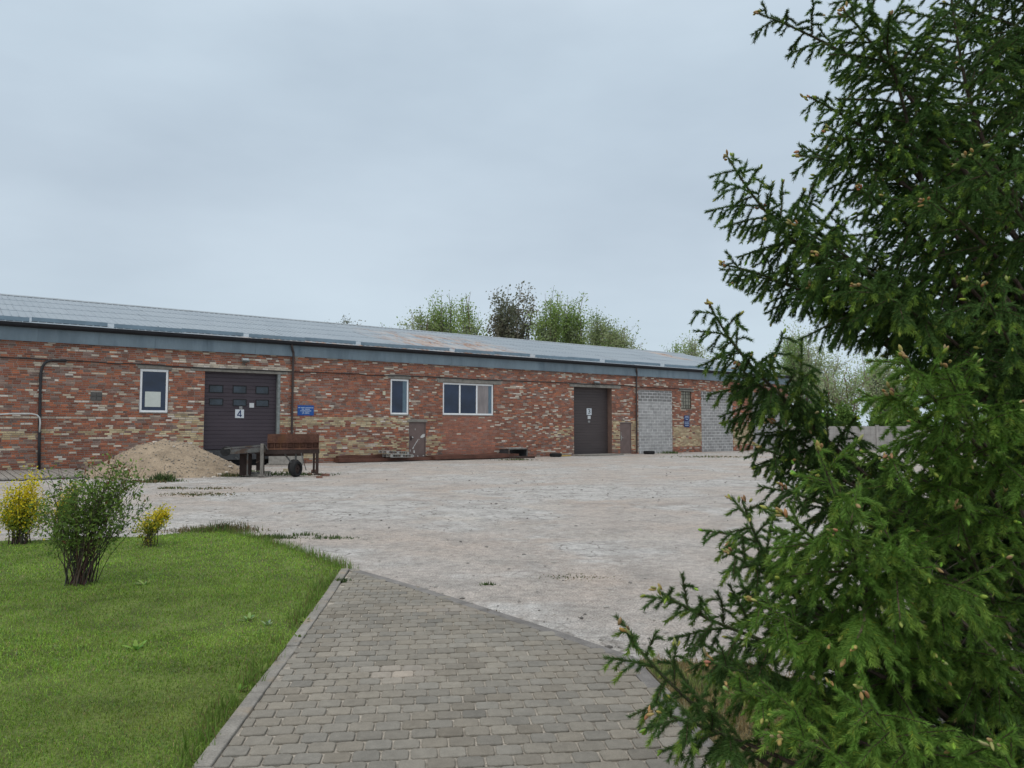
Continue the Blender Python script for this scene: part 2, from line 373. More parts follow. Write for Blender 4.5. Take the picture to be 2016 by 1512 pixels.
for y0, y1, dens in ((2.6, 4.5, 7500), (4.5, 6.0, 5000), (6, 8, 3000), (8, 12, 1500)):
    xa, xb = -.72*y1-.6, -.9
    nn = int(dens*(y1-y0)*(xb-xa)); xx = rng.uniform(xa, xb, nn); yy = rng.uniform(y0, y1, nn)
    k = inpoly(xx, yy, lawn_poly) & (xx > -.72*yy-.6); gx.append(xx[k]); gy.append(yy[k])
gx = np.concatenate(gx); gy = np.concatenate(gy); n = len(gx)
f1 = fbm(gx*.8, gy*.8); f2 = fbm(gx*2.6+20, gy*2.6); dryz = np.clip((f2-.5)*3, 0, 1)*np.clip((6.5-gy)/3, .1, 1)
gh = (.014+.016*rng.random(n)+.032*np.clip(f1-.45, 0, 1)*rng.random(n))*(1+.2*(gy > 7))
gc = np.array([.215, .345, .046])[None]*(.65+.7*rng.random(n))[:, None]
gc = gc*(1-.3*dryz[:, None])+np.array([.30, .29, .08])[None]*(.45*dryz[:, None])
dead = rng.random(n) < .05+.10*dryz; gc[dead] = np.array([.36, .29, .13])*(.6+.6*rng.random(dead.sum()))[:, None]
blue = rng.random(n) < .12; gc[blue] = gc[blue]*np.array([.75, .95, 1.5])
gw = np.where(gy < 5, .0036, np.where(gy < 8, .0052, .008))
gc *= (.55+.95*fbm(gx*1.0+50, gy*1.0))[:, None]
V, F, C = blades(gx, gy, np.full(n, .018), gh, gw, gc, 1.6)
tag(mesh_np('lawn_grass', V, F, MATS['grass blade'], C), 'short green lawn grass with dry brown flecks beside the paved path', 'grass', kind='stuff')
# longer fringe along the lawn's edges and the kerb
ex, ey = [], []
for a, b in zip(lawn_far[:5], lawn_far[1:6]):
    m_ = int(420*np.linalg.norm(b-a)); t = rng.random(m_); ex.append(a[0]+(b-a)[0]*t+rng.normal(0, .07, m_)); ey.append(a[1]+(b-a)[1]*t+rng.normal(0, .07, m_))
m_ = 5200; t = rng.random(m_)*.985*LEN; q0x = t*2.2; q = (KC-kn*.115)[None]+kd[None]*t[:, None]+kn[None]*(rng.normal(.012, .022, m_)+.09*np.clip(fbm(q0x, np.zeros(m_))-.48, 0, 1)*3*rng.random(m_))[:, None]-kn[None]*abs(rng.normal(0, .07, m_))[:, None]
clump = fbm(q[:, 0]*5, q[:, 1]*3) > .43
ex.append(q[clump, 0]); ey.append(q[clump, 1]); ex = np.concatenate(ex); ey = np.concatenate(ey); n = len(ex)
ec = np.array([.15, .25, .045])[None]*(.6+.7*rng.random(n))[:, None]; dd = rng.random(n) < .22; ec[dd] = np.array([.2, .16, .075])
V, F, C = blades(ex, ey, np.zeros(n), .05+.09*rng.random(n)**2, .006, ec, .7)
tag(mesh_np('edge_grass', V, F, MATS['grass blade'], C), 'longer fringe grass along the lawn edge and kerb', 'grass', kind='stuff')
# dry grass in the bed under the spruce
n = 60000; xx = rng.uniform(.5, 2.7, n); yy = rng.uniform(1.8, 6.2, n); k = inpoly(xx, yy, bed_poly) & (fbm(xx*3, yy*3) > .30); xx = xx[k]; yy = yy[k]; n = len(xx)
bc = np.where((fbm(xx*2, yy*2) > .5)[:, None], np.array([[.30, .23, .11]]), np.array([[.19, .24, .07]]))*(.6+.8*rng.random(n))[:, None]
V, F, C = blades(xx, yy, np.full(n, .012), .018+.06*rng.random(n)**2, .005, bc, 1.1)
tag(mesh_np('bed_grass', V, F, MATS['grass blade'], C), 'dry brown and green grass under the spruce branches', 'grass', kind='stuff')

# loose stones on the yard
mat('stone', attr=True, rough=.9, var=.2, scale=20)
sb_ = MB()
for i in range(2400):
    Y = 5.0+32*random.random()**1.7; X = random.uniform(-.62, .55)*Y
    if inpoly(np.array([X]), np.array([Y]), path_poly)[0] or inpoly(np.array([X]), np.array([Y]), lawn_poly)[0]: continue
    s = random.choice((.006, .008, .01, .013, .02))*(1 if Y < 12 else 1.25)*random.uniform(.5, 1.2); g = random.choice((.15, .25, .33, .4, .45, .5))
    sb_.blob((X, Y, s*.3), s*random.uniform(.8, 1.5), s, s*.6, (g, g*.95, g*.88), .3)
tag(sb_.build('loose_stones', MATS['stone'], color=True), 'small loose stones scattered over the pale gravel yard', 'stones', kind='stuff')

# ------------------------------------------------------------------ the brick warehouse
UEND = wu(1553, 840); U0 = -9.0
ZTOP = wz(575, 700)                      # top of the brickwork, under the fascia
ZG = wz(575, 679)                        # underside of the gutter
def rect(xl, xr, yt, yb, at='m'):
    xm = {'l': xl, 'r': xr, 'm': (xl+xr)/2}[at]
    return [wu(xl, (yt+yb)/2), wu(xr, (yt+yb)/2), wz(xm, yb), wz(xm, yt)]
O_W1 = rect(275, 332, 727, 812.5); O_W2 = rect(769, 805.5, 746, 816.5); O_W3 = rect(872, 972, 754.5, 817.5)
O_D4 = rect(402, 547, 733, 887); O_D3 = rect(1130, 1205, 762, 894.5); O_S1 = rect(805, 838.5, 831, 903); O_S2 = rect(1221, 1243, 832, 892)
O_D4[2] = 0.0; O_D3[2] = 0.0; O_S1[2] = .13; O_S2[2] = 0.04
O_B1 = rect(1257, 1324, 769, 893); O_B2 = rect(1381, 1443, 771, 889); O_B3 = rect(1482, 1543, 774, 887)
for o in (O_B1, O_B2, O_B3): o[2] = 0.0
O_BW = rect(1341, 1361, 770, 805)
O_VG = rect(178, 201, 772, 789)
OPEN = [O_W1, O_W2, O_W3, O_D4, O_D3, O_S1, O_S2, O_B1, O_B2, O_B3, O_BW, O_VG]
REV = [.10, .10, .10, .22, .40, .10, .10, .05, .05, .05, .14, .05]
LINT = [rect(271, 339, 719, 726, 'm'), rect(376, 563, 726.5, 733.5, 'm'), rect(764, 809, 739, 745.5, 'm'), rect(861, 986, 747, 754.5, 'm'), rect(1121, 1220, 757, 763, 'm'), rect(1337, 1364, 765, 770.5, 'm'), rect(802, 841, 826.5, 831, 'm')]
PANEL = rect(873, 975, 818.5, 905); PANEL[2] = 0

mat('brick', attr=True, rough=.9, var=.14, scale=2.2, var2=.22, scale2=38, bump=.4, bscale=60, spec=.15)
mat('concrete', (.25, .235, .21), rough=.92, var=.25, scale=5, var2=.2, scale2=60, bump=.3, bscale=60)
mat('mortar', (.25, .225, .2), rough=.95, var=.3, scale=3, var2=.25, scale2=40)
house = thing('brick_warehouse', 'long low brick warehouse with pale grey metal roof and blue-grey fascia', 'warehouse', tuple(w2w(0, 0, 0)), WANG)
# mortar sheet with the openings cut out, and their reveals
mb = MB(); D = .009
us = sorted({U0, UEND, *[o[i] for o in OPEN for i in (0, 1)]}); zs = sorted({-.1, ZTOP+.5, *[max(-.1, o[i]) for o in OPEN for i in (2, 3)]})
for a, b in zip(us[:-1], us[1:]):
    for c, d in zip(zs[:-1], zs[1:]):
        um, zm = (a+b)/2, (c+d)/2
        if any(o[0] < um < o[1] and o[2]-.11*(o[2] <= 0) < zm < o[3] for o in OPEN): continue
        mb.add([(a, D, c), (b, D, c), (b, D, d), (a, D, d)], [(0, 1, 2, 3)], (.36, .325, .29))
for o, r in zip(OPEN, REV):
    a, b, c, d = o; q = (.2, .13, .105)
    mb.add([(a, D, c), (a, r, c), (a, r, d), (a, D, d)], [(0, 1, 2, 3)], q); mb.add([(b, D, c), (b, r, c), (b, r, d), (b, D, d)], [(3, 2, 1, 0)], q)
    mb.add([(a, D, d), (b, D, d), (b, r, d), (a, r, d)], [(3, 2, 1, 0)], q); mb.add([(a, D, c), (b, D, c), (b, r, c), (a, r, c)], [(0, 1, 2, 3)], q)
# bricks, laid one by one
REDS = [srgb(h, 1.3) for h in ('8a5a4d', '966355', '7c5148', '9c6a58', '8b5345', '765047', '93675a', '84605460'[:6], 'a3664f', '735048', '8f5848')]
REDS = [srgb(h, 1.22) for h in ('8d5643', '985c46', '7d4c3e', 'a2654a', '875241', '724a3d', '915d49', '825546', 'ab6749', '774e41', '8e5c45')]
DULL = [srgb(h, 1.25) for h in ('776254', '6d594c', '826a53', '5e4d42', '89725a', '715c4a')]
DULL = [srgb(h, 1.3) for h in ('7c6860', '726058', '877068', '62544f', '8c766a', '786058')]
CREAM = [srgb(h, 1.15) for h in ('c6bba8', 'cdc3b4', 'b8aa96', 'c0b5a6', 'b0a496', 'd0c8be', 'a89a8c')]
YELL = [srgb(h, 1.2) for h in ('b3a280', 'a69574', 'bbab88', '998a6e', 'c2b594', 'ab987c', 'a08468')]
def X(px): return wu(px, 850)
BANDS = [(-9, X(76), 1.16, 1.5, .55), (X(76), X(345), 1.30, 1.55, .58), (-9, X(345), 0, .4, .25), (X(345), X(402), 1.1, 2.2, .55), (X(345), X(402), .3, 1.1, .35),
         (X(548), X(812), 1.62, 2.08, .78), (X(560), X(806), .25, 1.12, .60), (X(838), X(873), .0, 1.2, .45), (X(838), X(873), 1.9, 2.15, .5),
         (X(1085), X(1130), .9, 1.7, .45), (X(1205), X(1256), .25, 2.0, .78), (X(1324), X(1381), .42, 1.72, .95), (X(1443), X(1482), .42, 1.75, .9), (X(1543), UEND, .42, 1.75, .9)]
SOLD = [(-9, X(270), wz(80, 822.5), .06)]
CROWS = [(-9, X(275), wz(80, 822.5), .05, .85), (X(335), X(402), wz(370, 823), .05, .7), (X(376), X(566), wz(470, 723), .06, .92), (X(60), X(150), wz(100, 717), .06, .8), (X(330), X(376), wz(350, 729), .05, .7), (X(560), X(700), wz(640, 705), .07, .4), (X(770), X(810), wz(790, 737), .05, .0), (X(1150), X(1210), wz(1180, 748), .05, .6), (X(1205), X(1256), wz(1230, 757), .05, .5)]
BH, BL = .0775, .262
row = 0; z = .0
while z < ZTOP+.45:
    u = U0+(row % 2)*BL/2-random.uniform(0, .04); run = 0; run_c = None
    while u < UEND:
        head = random.random() < .16; l = (BL*.5 if head else BL)*random.uniform(.96, 1.04)
        a, b = u+.007, min(u+l-.007, UEND); u += l
        if b-a < .03: continue
        um, zm = (a+b)/2, z+.033
        cut = False
        for o in OPEN:
            if o[2]-.04 < zm < o[3]+.02 and b > o[0] and a < o[1]:
                if a < o[0] and o[0]-a > .04: b = o[0]
                elif b > o[1] and b-o[1] > .04: a = o[1]
                else: cut = True
        if cut: continue
        if any(o[2] < zm < o[3] and o[0] < um < o[1] for o in LINT): continue
        py = 0.0
        for (b0, b1, z0, z1, p) in BANDS:
            if b0 <= um <= b1 and z0 <= zm <= z1: py = max(py, p)
        nz_ = fbm(um*.55+3, zm*1.5+5); left = um < X(345)
        pc = (.07+.24*max(0, fbm(um*.9, zm*2.2+11)-.44)*2)*(.85 if left else 1)
        inp = PANEL[0] < um < PANEL[1] and zm < PANEL[3]
        if inp: py, pc = 0, .03
        for (b0, b1, zc, hw_, p) in CROWS:
            if b0 <= um <= b1 and abs(zm-zc) <= hw_: pc = max(pc, p); py = 0
        if run > 0 and run_c is not None and random.random() < .55: c = run_c; run -= 1
        else:
            run_c = None
            if random.random() < py*(.55+.9*fbm(um*1.6, zm*3)): c = random.choice(YELL)
            elif random.random() < pc: c = random.choice(CREAM); run = random.choice((0, 0, 0, 1)); run_c = c
            else:
                c = random.choice(DULL) if random.random() < (.30 if left else .18)+(nz_-.5)*.7 else random.choice(REDS)
                if inp: c = tuple(x*.5+y*.5 for x, y in zip(c, srgb('a5705f', 1.2)))
        k = random.uniform(.9, 1.1)*(.86+.30*nz_); 
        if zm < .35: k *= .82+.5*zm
        c = tuple(min(.85, k*(x*.86+y*.14)) for x, y in zip(c, (.285, .185, .14)))
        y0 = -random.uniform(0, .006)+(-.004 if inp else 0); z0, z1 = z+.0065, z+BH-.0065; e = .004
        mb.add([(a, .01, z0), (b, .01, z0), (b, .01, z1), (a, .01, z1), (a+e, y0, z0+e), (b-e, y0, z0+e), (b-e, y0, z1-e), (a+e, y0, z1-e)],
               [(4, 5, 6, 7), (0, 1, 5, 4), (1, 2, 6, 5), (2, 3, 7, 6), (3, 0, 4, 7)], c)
    z += BH; row += 1
# gable end and back, plain brickwork
YB = 20.0; RZ0 = 5.42; RZ1 = 7.86
g = (.2, .115, .09)
mb.add([(UEND, D, -.1), (UEND, YB, -.1), (UEND, YB, RZ0-.1), (UEND, YB/2, RZ1-.12), (UEND, D, RZ0-.1)], [(0, 1, 2, 3, 4)], g)
mb.add([(U0, D, -.1), (U0, YB, -.1), (U0, YB, RZ0-.1), (U0, YB/2, RZ1-.12), (U0, D, RZ0-.1)], [(4, 3, 2, 1, 0)], g)
mb.add([(U0, YB, -.1), (UEND, YB, -.1), (UEND, YB, RZ0-.1), (U0, YB, RZ0-.1)], [(3, 2, 1, 0)], g)
mb.build('wall', MATS['brick'], house, color=True)
# lintels
for i, o in enumerate(LINT):
    b = MB(); b.box(o[0], o[1], -.035, .09, o[2], o[3]); b.build('lintel', MATS['concrete'], house, bevel=.008)
# fascia, gutter, downpipes
mat('fascia metal', (.175, .228, .265), rough=.5, var=.14, scale=1.2, var2=.06, scale2=14, spec=.35, stretch=(1, 1, .25), stain=(.12, .165, .2), stain_scale=2.0, stain_lo=.5, stain_hi=.72)
mat('gutter metal', (.018, .018, .021), rough=.6, var=.15, scale=4, spec=.2)  # near-black: the gutter's colour and depth also hold the shadow at the eaves
mat('pipe brown', (.055, .04, .038), rough=.5, var=.15, scale=4, spec=.4)
mat('black conduit', (.035, .036, .04), rough=.6, var=.2, scale=5)
b = MB(); u = U0
while u < UEND+.1:
    w = min(2.0, UEND+.12-u); b.box(u+.003, u+w-.003, -.12+random.uniform(-.002, .002), -.09, ZTOP-.02, ZG+.12); u += 2.0
b.box(U0, UEND+.1, -.14, -.085, ZTOP-.045, ZTOP-.021); b.box(U0, UEND+.1, -.09, .0, ZTOP-.04, ZTOP+.0)
b.build('fascia', MATS['fascia metal'], house)
GZ = ZG+.11
b = MB(); pr = [(-.30, GZ+.02), (-.297, GZ-.07), (-.265, GZ-.13), (-.21, GZ-.145), (-.16, GZ-.12), (-.135, GZ-.05), (-.13, GZ+.03)]
pr2 = [(y+(.012 if i < 3 else (-.0 if i == 3 else -.012)), z+.012) for i, (y, z) in enumerate(pr)][::-1]
pp = pr+pr2; k = len(pp)
b.add([(U0, y, z) for y, z in pp]+[(UEND+.15, y, z) for y, z in pp], [(i, (i+1) % k, k+(i+1) % k, k+i) for i in range(k)]+[tuple(range(k))[::-1], tuple(range(k, 2*k))])
b.build('gutter', MATS['gutter metal'], house)
for px, zb in ((574, .12), (1251, .05)):
    u = wu(px, 780, ) ; b = MB()
    b.tube([(u-.10, -.215, GZ-.09), (u-.10, -.215, GZ-.22), (u-.06, -.19, GZ-.34), (u+.0, -.14, GZ-.46), (u+.01, -.125, GZ-.62), (u+.01, -.085, GZ-.85), (u+.01, -.075, zb)], .05, 10)
    for zc in (1.0, 2.2, 3.4): b.tube([(u+.01, -.075, zc), (u+.01, -.075, zc+.04)], .06, 10)
    b.build('downpipe', MATS['pipe brown'], house, smooth=False)
# roof
m = bpy.data.materials.new('roof sheet'); m.use_nodes = True; nt = m.node_tree; bs = nt.nodes['Principled BSDF']; N = nt.nodes.new; K = nt.links.new
bs.inputs['Roughness'].default_value = .55; bs.inputs['Specular IOR Level'].default_value = .35
tc = N('ShaderNodeTexCoord')
def rn(sc, st, d=6, r=.6):
    mp = N('ShaderNodeMapping'); mp.inputs['Scale'].default_value = st; K(tc.outputs['Object'], mp.inputs[0]); n = N('ShaderNodeTexNoise'); n.inputs['Scale'].default_value = sc
    n.inputs['Detail'].default_value = d; n.inputs['Roughness'].default_value = r; K(mp.outputs[0], n.inputs['Vector']); return n.outputs['Fac']
def rr(f, a, c, lo=0., hi=1.):
    q = N('ShaderNodeMapRange'); q.inputs[1].default_value = a; q.inputs[2].default_value = c; q.inputs[3].default_value = lo; q.inputs[4].default_value = hi; K(f, q.inputs[0]); return q.outputs[0]
def mm(op, a, c):
    x = N('ShaderNodeMath'); x.operation = op; x.use_clamp = op == 'MAXIMUM'
    for i, q in ((0, a), (1, c)):
        if isinstance(q, (int, float)): x.inputs[i].default_value = q
        else: K(q, x.inputs[i])
    return x.outputs[0]
def rmix(f, a, c):
    x = N('ShaderNodeMix'); x.data_type = 'RGBA'; K(f, x.inputs[0])
    for i, q in ((6, a), (7, c)):
        if isinstance(q, tuple): x.inputs[i].default_value = (*q, 1)
        else: K(q, x.inputs[i])
    return x.outputs[2]
sx = N('ShaderNodeSeparateXYZ'); K(tc.outputs['Object'], sx.inputs[0])
def win(o, a, b, s): return mm('MULTIPLY', rr(o, a-s, a+s), rr(o, b-s, b+s, 1., 0.))
br = N('ShaderNodeTexBrick'); br.inputs['Scale'].default_value = 1; br.inputs['Brick Width'].default_value = 1.0; br.inputs['Row Height'].default_value = 2.1; br.inputs['Mortar Size'].default_value = .012
br.inputs['Color1'].default_value = (.275, .325, .37, 1); br.inputs['Color2'].default_value = (.315, .365, .41, 1); br.inputs['Mortar'].default_value = (.14, .16, .185, 1); br.offset = .5
K(tc.outputs['Object'], br.inputs['Vector'])
c = rmix(rr(rn(.5, (1, .5, 1)), .35, .7), br.outputs['Color'], (.305, .355, .395))
def rpx(px, py):
    d = ray(px, py); sl = (RZ1-RZ0)/(YB/2)   # hit the front slope z = RZ0 + sl*y
    o = (CAMP-WA)[:2]; oy = o@ndir; dy = d[:2]@ndir
    t = (RZ0+sl*oy-CAMH)/(d[2]-sl*dy); p = CAMP+d*t; return (p-WA)[:2]@tdir, (p-WA)[:2]@ndir
ra_, rb_ = rpx(780, 665), rpx(935, 682)
mask = mm('MULTIPLY', win(sx.outputs['X'], ra_[0]-1, rb_[0]+2, 1.2), win(sx.outputs['Y'], 1.0, 7.5, 1.5))
mask = mm('MAXIMUM', mask, mm('MULTIPLY', win(sx.outputs['X'], wu(470), wu(1010), 2), win(sx.outputs['Y'], -.4, .55, .2)))
rc_ = rpx(1300, 698); rd_ = rpx(1325, 703)
mask = mm('MAXIMUM', mask, mm('MULTIPLY', win(sx.outputs['X'], rc_[0]-.8, rd_[0]+.9, .3), win(sx.outputs['Y'], rd_[1]-1.2, rc_[1]+1.2, .5)))
rust = mm('MULTIPLY', mask, rr(rn(1.5, (1.6, .28, 1), 7, .65), .48, .56))
c = rmix(rust, c, rmix(rr(rn(5, (2, .6, 1)), .4, .6), (.25, .11, .055), (.40, .29, .23)))
pale = mm('MULTIPLY', mm('MULTIPLY', mask, rr(rn(1.1, (1.2, .3, 1), 7, .6), .45, .55)), .55)
c = rmix(pale, c, (.50, .46, .43))
K(c, bs.inputs['Base Color']); MATS['roof sheet'] = m
b = MB(); SL = (RZ1-RZ0)/(YB/2); YE = -.24; nb = 5; Ls = (YB/2-YE)/nb
for side in (0, 1):
    for i in range(nb):
        ya = YE+i*Ls; yb = YE+(i+1)*Ls; za = RZ0+SL*ya+.016; zb = RZ0+SL*yb
        f = (lambda y: y) if side == 0 else (lambda y: YB-y)
        q = [(U0, f(ya), za), (UEND+.15, f(ya), za), (UEND+.15, f(yb), zb), (U0, f(yb), zb), (U0, f(ya), za-.018), (UEND+.15, f(ya), za-.018)]
        b.add(q, [(0, 1, 2, 3), (4, 5, 1, 0)] if side == 0 else [(3, 2, 1, 0), (0, 1, 5, 4)])
        if side == 0:
            u = U0+.1
            while u < UEND+.1:
                e = random.uniform(-.004, .004)
                b.add([(u-.03, ya-.004, za+.001), (u, ya-.004, za+.028), (u+.03, ya-.004, za+.001), (u-.03, yb, zb+.001), (u+e, yb, zb+.022), (u+.03, yb, zb+.001)], [(0, 1, 4, 3), (1, 2, 5, 4), (0, 2, 1)])
                u += .262
z0 = RZ0+SL*YE-.004; b.box(U0, UEND+.13, YE+.02, .3, z0-.06, z0-.01)
b.build('roof', m, house)
b = MB(); b.add([(U0, YB/2-.2, RZ1-.025), (UEND+.16, YB/2-.2, RZ1-.025), (UEND+.16, YB/2, RZ1+.06), (U0, YB/2, RZ1+.06), (U0, YB/2+.2, RZ1-.025), (UEND+.16, YB/2+.2, RZ1-.025)], [(0, 1, 2, 3), (3, 2, 5, 4)])
mat('ridge metal', (.30, .34, .37), rough=.6, var=.2, scale=2); b.build('ridge_cap', MATS['ridge metal'], house)
mat('snow guard metal', (.20, .27, .325), rough=.55, var=.15, scale=2)
u = wu(-120); i = 0
while u < UEND-2.4:
    b = MB(); yg = .62 if i % 2 else .40; zz = RZ0+SL*yg+.03
    l = 2.55
    b.box(u, u+l, yg, yg+.012, zz, zz+.15); b.box(u, u+l, yg+.012, yg+.10, zz, zz+.012)
    for q in (.3, 1.25, 2.2): b.bar((u+q, yg+.01, zz+.13), (u+q, yg+.2, zz+.05), .03, .006)
    b.build('snow_guard', MATS['snow guard metal'], house); u += l+random.uniform(.02, .10)+(.12 if i % 2 else 0); i += 1
# ---- windows
mat('white frame', (.92, .93, .94), rough=.35, var=.05, scale=8, spec=.4)
mat('dark glass', (.014, .026, .062), rough=.06, var=.4, scale=1.3, spec=.55)
mat('curtained glass', (.26, .225, .22), rough=.12, var=.25, scale=2.0, spec=.5, stretch=(3, 1, .6))
mat('reveal paint', (.22, .2, .18), rough=.9, var=.2, scale=5)
def window(o, mull=(), panes=None, nm='window'):
    a, b_, c_, d_ = o; fw = .095; y0, y1 = .045, .10; e = .004
    w = MB(); w.box(a+.012, b_-.012, y0, y1, c_+.012, c_+fw); w.box(a+.012, b_-.012, y0, y1, d_-fw, d_-.012)
    w.box(a+.012, a+fw, y0+e, y1, c_+fw, d_-fw); w.box(b_-fw, b_-.012, y0+e, y1, c_+fw, d_-fw)
    cols = [a+fw]+[a+(b_-a)*m_ for m_ in mull]+[b_-fw]
    for m_ in mull: q = a+(b_-a)*m_; w.box(q-.042, q+.042, y0+e, y1, c_+fw, d_-fw)
    fr = w.build(nm, MATS['white frame'], house, bevel=.006)
    s = MB(); s.box(a-.01, b_+.01, -.03, .05, c_-.025, c_+.008); s.build('sill', MATS['concrete'], fr)
    for i, (q0, q1) in enumerate(zip(cols[:-1], cols[1:])):
        g_ = MB(); g_.box(q0, q1, y0+.028, y0+.04, c_+fw, d_-fw)
        g_.build('pane', MATS[(panes or {}).get(i, 'dark glass')], fr)
    return fr
w1 = window(O_W1); w2 = window(O_W2); w3 = window(O_W3, (.333, .667), {2: 'curtained glass'})
tag(w1, 'single white window with a paper sheet behind its glass'); tag(w2, 'single narrow white window with a pale right edge'); tag(w3, 'wide white window of three panes')
# pale strips at the right edge of glass (curtain edges)
for o, fr, f in ((O_W2, w2, .68), (O_W3, w3, .905)):
    a, b_, c_, d_ = o; s = MB(); s.box(a+(b_-a)*f, b_-.08, .066, .072, c_+.08, d_-.08); mat('curtain', (.13, .19, .24), rough=.7, var=.2, scale=4, stretch=(6, 1, 1)); s.build('curtain', MATS['curtain'], fr)
pa = rect(286, 317, 771, 801); b = MB(); b.box(pa[0], pa[1], -.003, .001, 0, pa[3]-pa[2]); mat('paper', (.62, .66, .62), rough=.8, var=.05, scale=5)
o = b.build('paper_sheet', MATS['paper']); o.location = tuple(w2w(0, .068, pa[2])); o.rotation_euler = (0, 0, WANG); tag(o, 'large pale paper sheet in the lower part of the leftmost window', 'paper')
# barred window
a, b_, c_, d_ = O_BW; mat('old frame', (.10, .085, .06), rough=.8, var=.3, scale=10); mat('dusty glass', (.30, .29, .235), rough=.35, var=.35, scale=6, spec=.4)
w = MB()
for z_ in (c_+.03, d_-.03): w.box(a, b_, .06, .11, z_-.03, z_+.03)
for u_ in (a+.025, b_-.025): w.box(u_-.025, u_+.025, .062, .11, c_+.06, d_-.06)
fr = w.build('window', MATS['old frame'], house); tag(fr, 'small dusty window behind a dark grid of bars')
w = MB(); w.box(a+.04, b_-.04, .085, .095, c_+.05, d_-.05); w.build('pane', MATS['dusty glass'], fr)
w = MB(); mat('bar steel', (.05, .045, .04), rough=.7, var=.3, scale=10)
for i in range(1, 4): w.box(a+(b_-a)*i/4-.012, a+(b_-a)*i/4+.012, .03, .05, c_, d_)
for i in range(1, 5): w.box(a, b_, .034, .046, c_+(d_-c_)*i/5-.012, c_+(d_-c_)*i/5+.012)
w.build('bar_grid', MATS['bar steel'], fr)
w = MB(); w.box(a-.02, b_+.02, -.03, .06, c_-.04, c_+.004); w.build('sill', MATS['concrete'], fr)
# ---- roller / sectional doors
mat('door brown', (.072, .058, .058), rough=.5, var=.1, scale=2, var2=.05, scale2=40, spec=.35, stretch=(.4, 1, 1))
mat('door plum', (.060, .047, .058), rough=.5, var=.12, scale=2, var2=.05, scale2=40, spec=.35, stretch=(.4, 1, 1))
mat('steel brown', (.16, .115, .105), rough=.5, var=.14, scale=3, spec=.35)
mat('door pane', (.025, .035, .048), rough=.12, var=.5, scale=3, spec=.5)
mat('black rubber', (.02, .02, .021), rough=.85, var=.3, scale=12)
def ribdoor(o, y, zb, mname, rib):
    a, b_, _, d_ = o; b = MB(); z_ = zb
    while z_ < d_-.01:
        z1 = min(z_+rib, d_)
        b.add([(a, y+.012, z_), (b_, y+.012, z_), (b_, y, z_+.012), (a, y, z_+.012), (b_, y, z1-.012), (a, y, z1-.012), (b_, y+.012, z1), (a, y+.012, z1)], [(0, 1, 2, 3), (3, 2, 4, 5), (5, 4, 6, 7)]); z_ = z1
    b.box(a, b_, y+.014, y+.05, zb, d_); return b.build('door', MATS[mname], house)
DZ = wz(400, 886)                        # sill of the loading door
d4 = ribdoor(O_D4, .16, DZ, 'door plum', .16); tag(d4, 'dark sectional door with six small panes above a loading dock')
d3 = ribdoor(O_D3, .38, .03, 'door brown', .16); tag(d3, 'tall brown sectional door without panes')
for x0, x1 in ((415, 440), (462, 486), (507, 530)):
    for yt, yb in ((760.5, 773), (787, 798)):
        q = rect(x0, x1, yt+(x0-462)*.028, yb+(x0-462)*.028); b = MB(); f = .03
        b.box(q[0]-f, q[1]+f, .142, .158, q[2]-f, q[2]); b.box(q[0]-f, q[1]+f, .142, .158, q[3], q[3]+f); b.box(q[0]-f, q[0], .143, .158, q[2], q[3]); b.box(q[1], q[1]+f, .143, .158, q[2], q[3])
        fr = b.build('window', MATS['black rubber'], d4); g_ = MB(); g_.box(q[0], q[1], .15, .157, q[2], q[3]); g_.build('pane', MATS['door pane'], fr)
b = MB(); a, b_, _, d_ = O_D4; b.box(b_-.03, b_+.09, -.02, .14, DZ, d_-.01); mat('galvanised', (.22, .24, .235), rough=.55, var=.3, scale=6); b.build('door_jamb', MATS['galvanised'], house)
# dock: near-black face, the void's shade put into its colour, with a steel leveller lip
mat('dock shaded concrete', (.05, .05, .052), rough=.95, var=.4, scale=3, var2=.2, scale2=30)
b = MB(); b.box(O_D4[0], O_D4[1], .12, .4, 0, DZ-.16); b.build('dock_face', MATS['dock shaded concrete'], house)
b = MB(); b.box(O_D4[0]+.1, O_D4[1]-.2, -.35, .17, DZ-.15, DZ-.02); b.box(O_D4[0]+.1, O_D4[1]-.2, -.38, -.351, DZ-.42, DZ-.04)
mat('leveller steel', (.05, .052, .056), rough=.6, var=.3, scale=5); b.build('dock_leveller', MATS['leveller steel'], house, bevel=.01)
for du in (.1, 2.75):
    b = MB(); b.box(O_D4[0]+du, O_D4[0]+du+.25, -.12, .11, DZ-.62, DZ-.22); b.build('dock_buffer', MATS['black rubber'], house, bevel=.02)
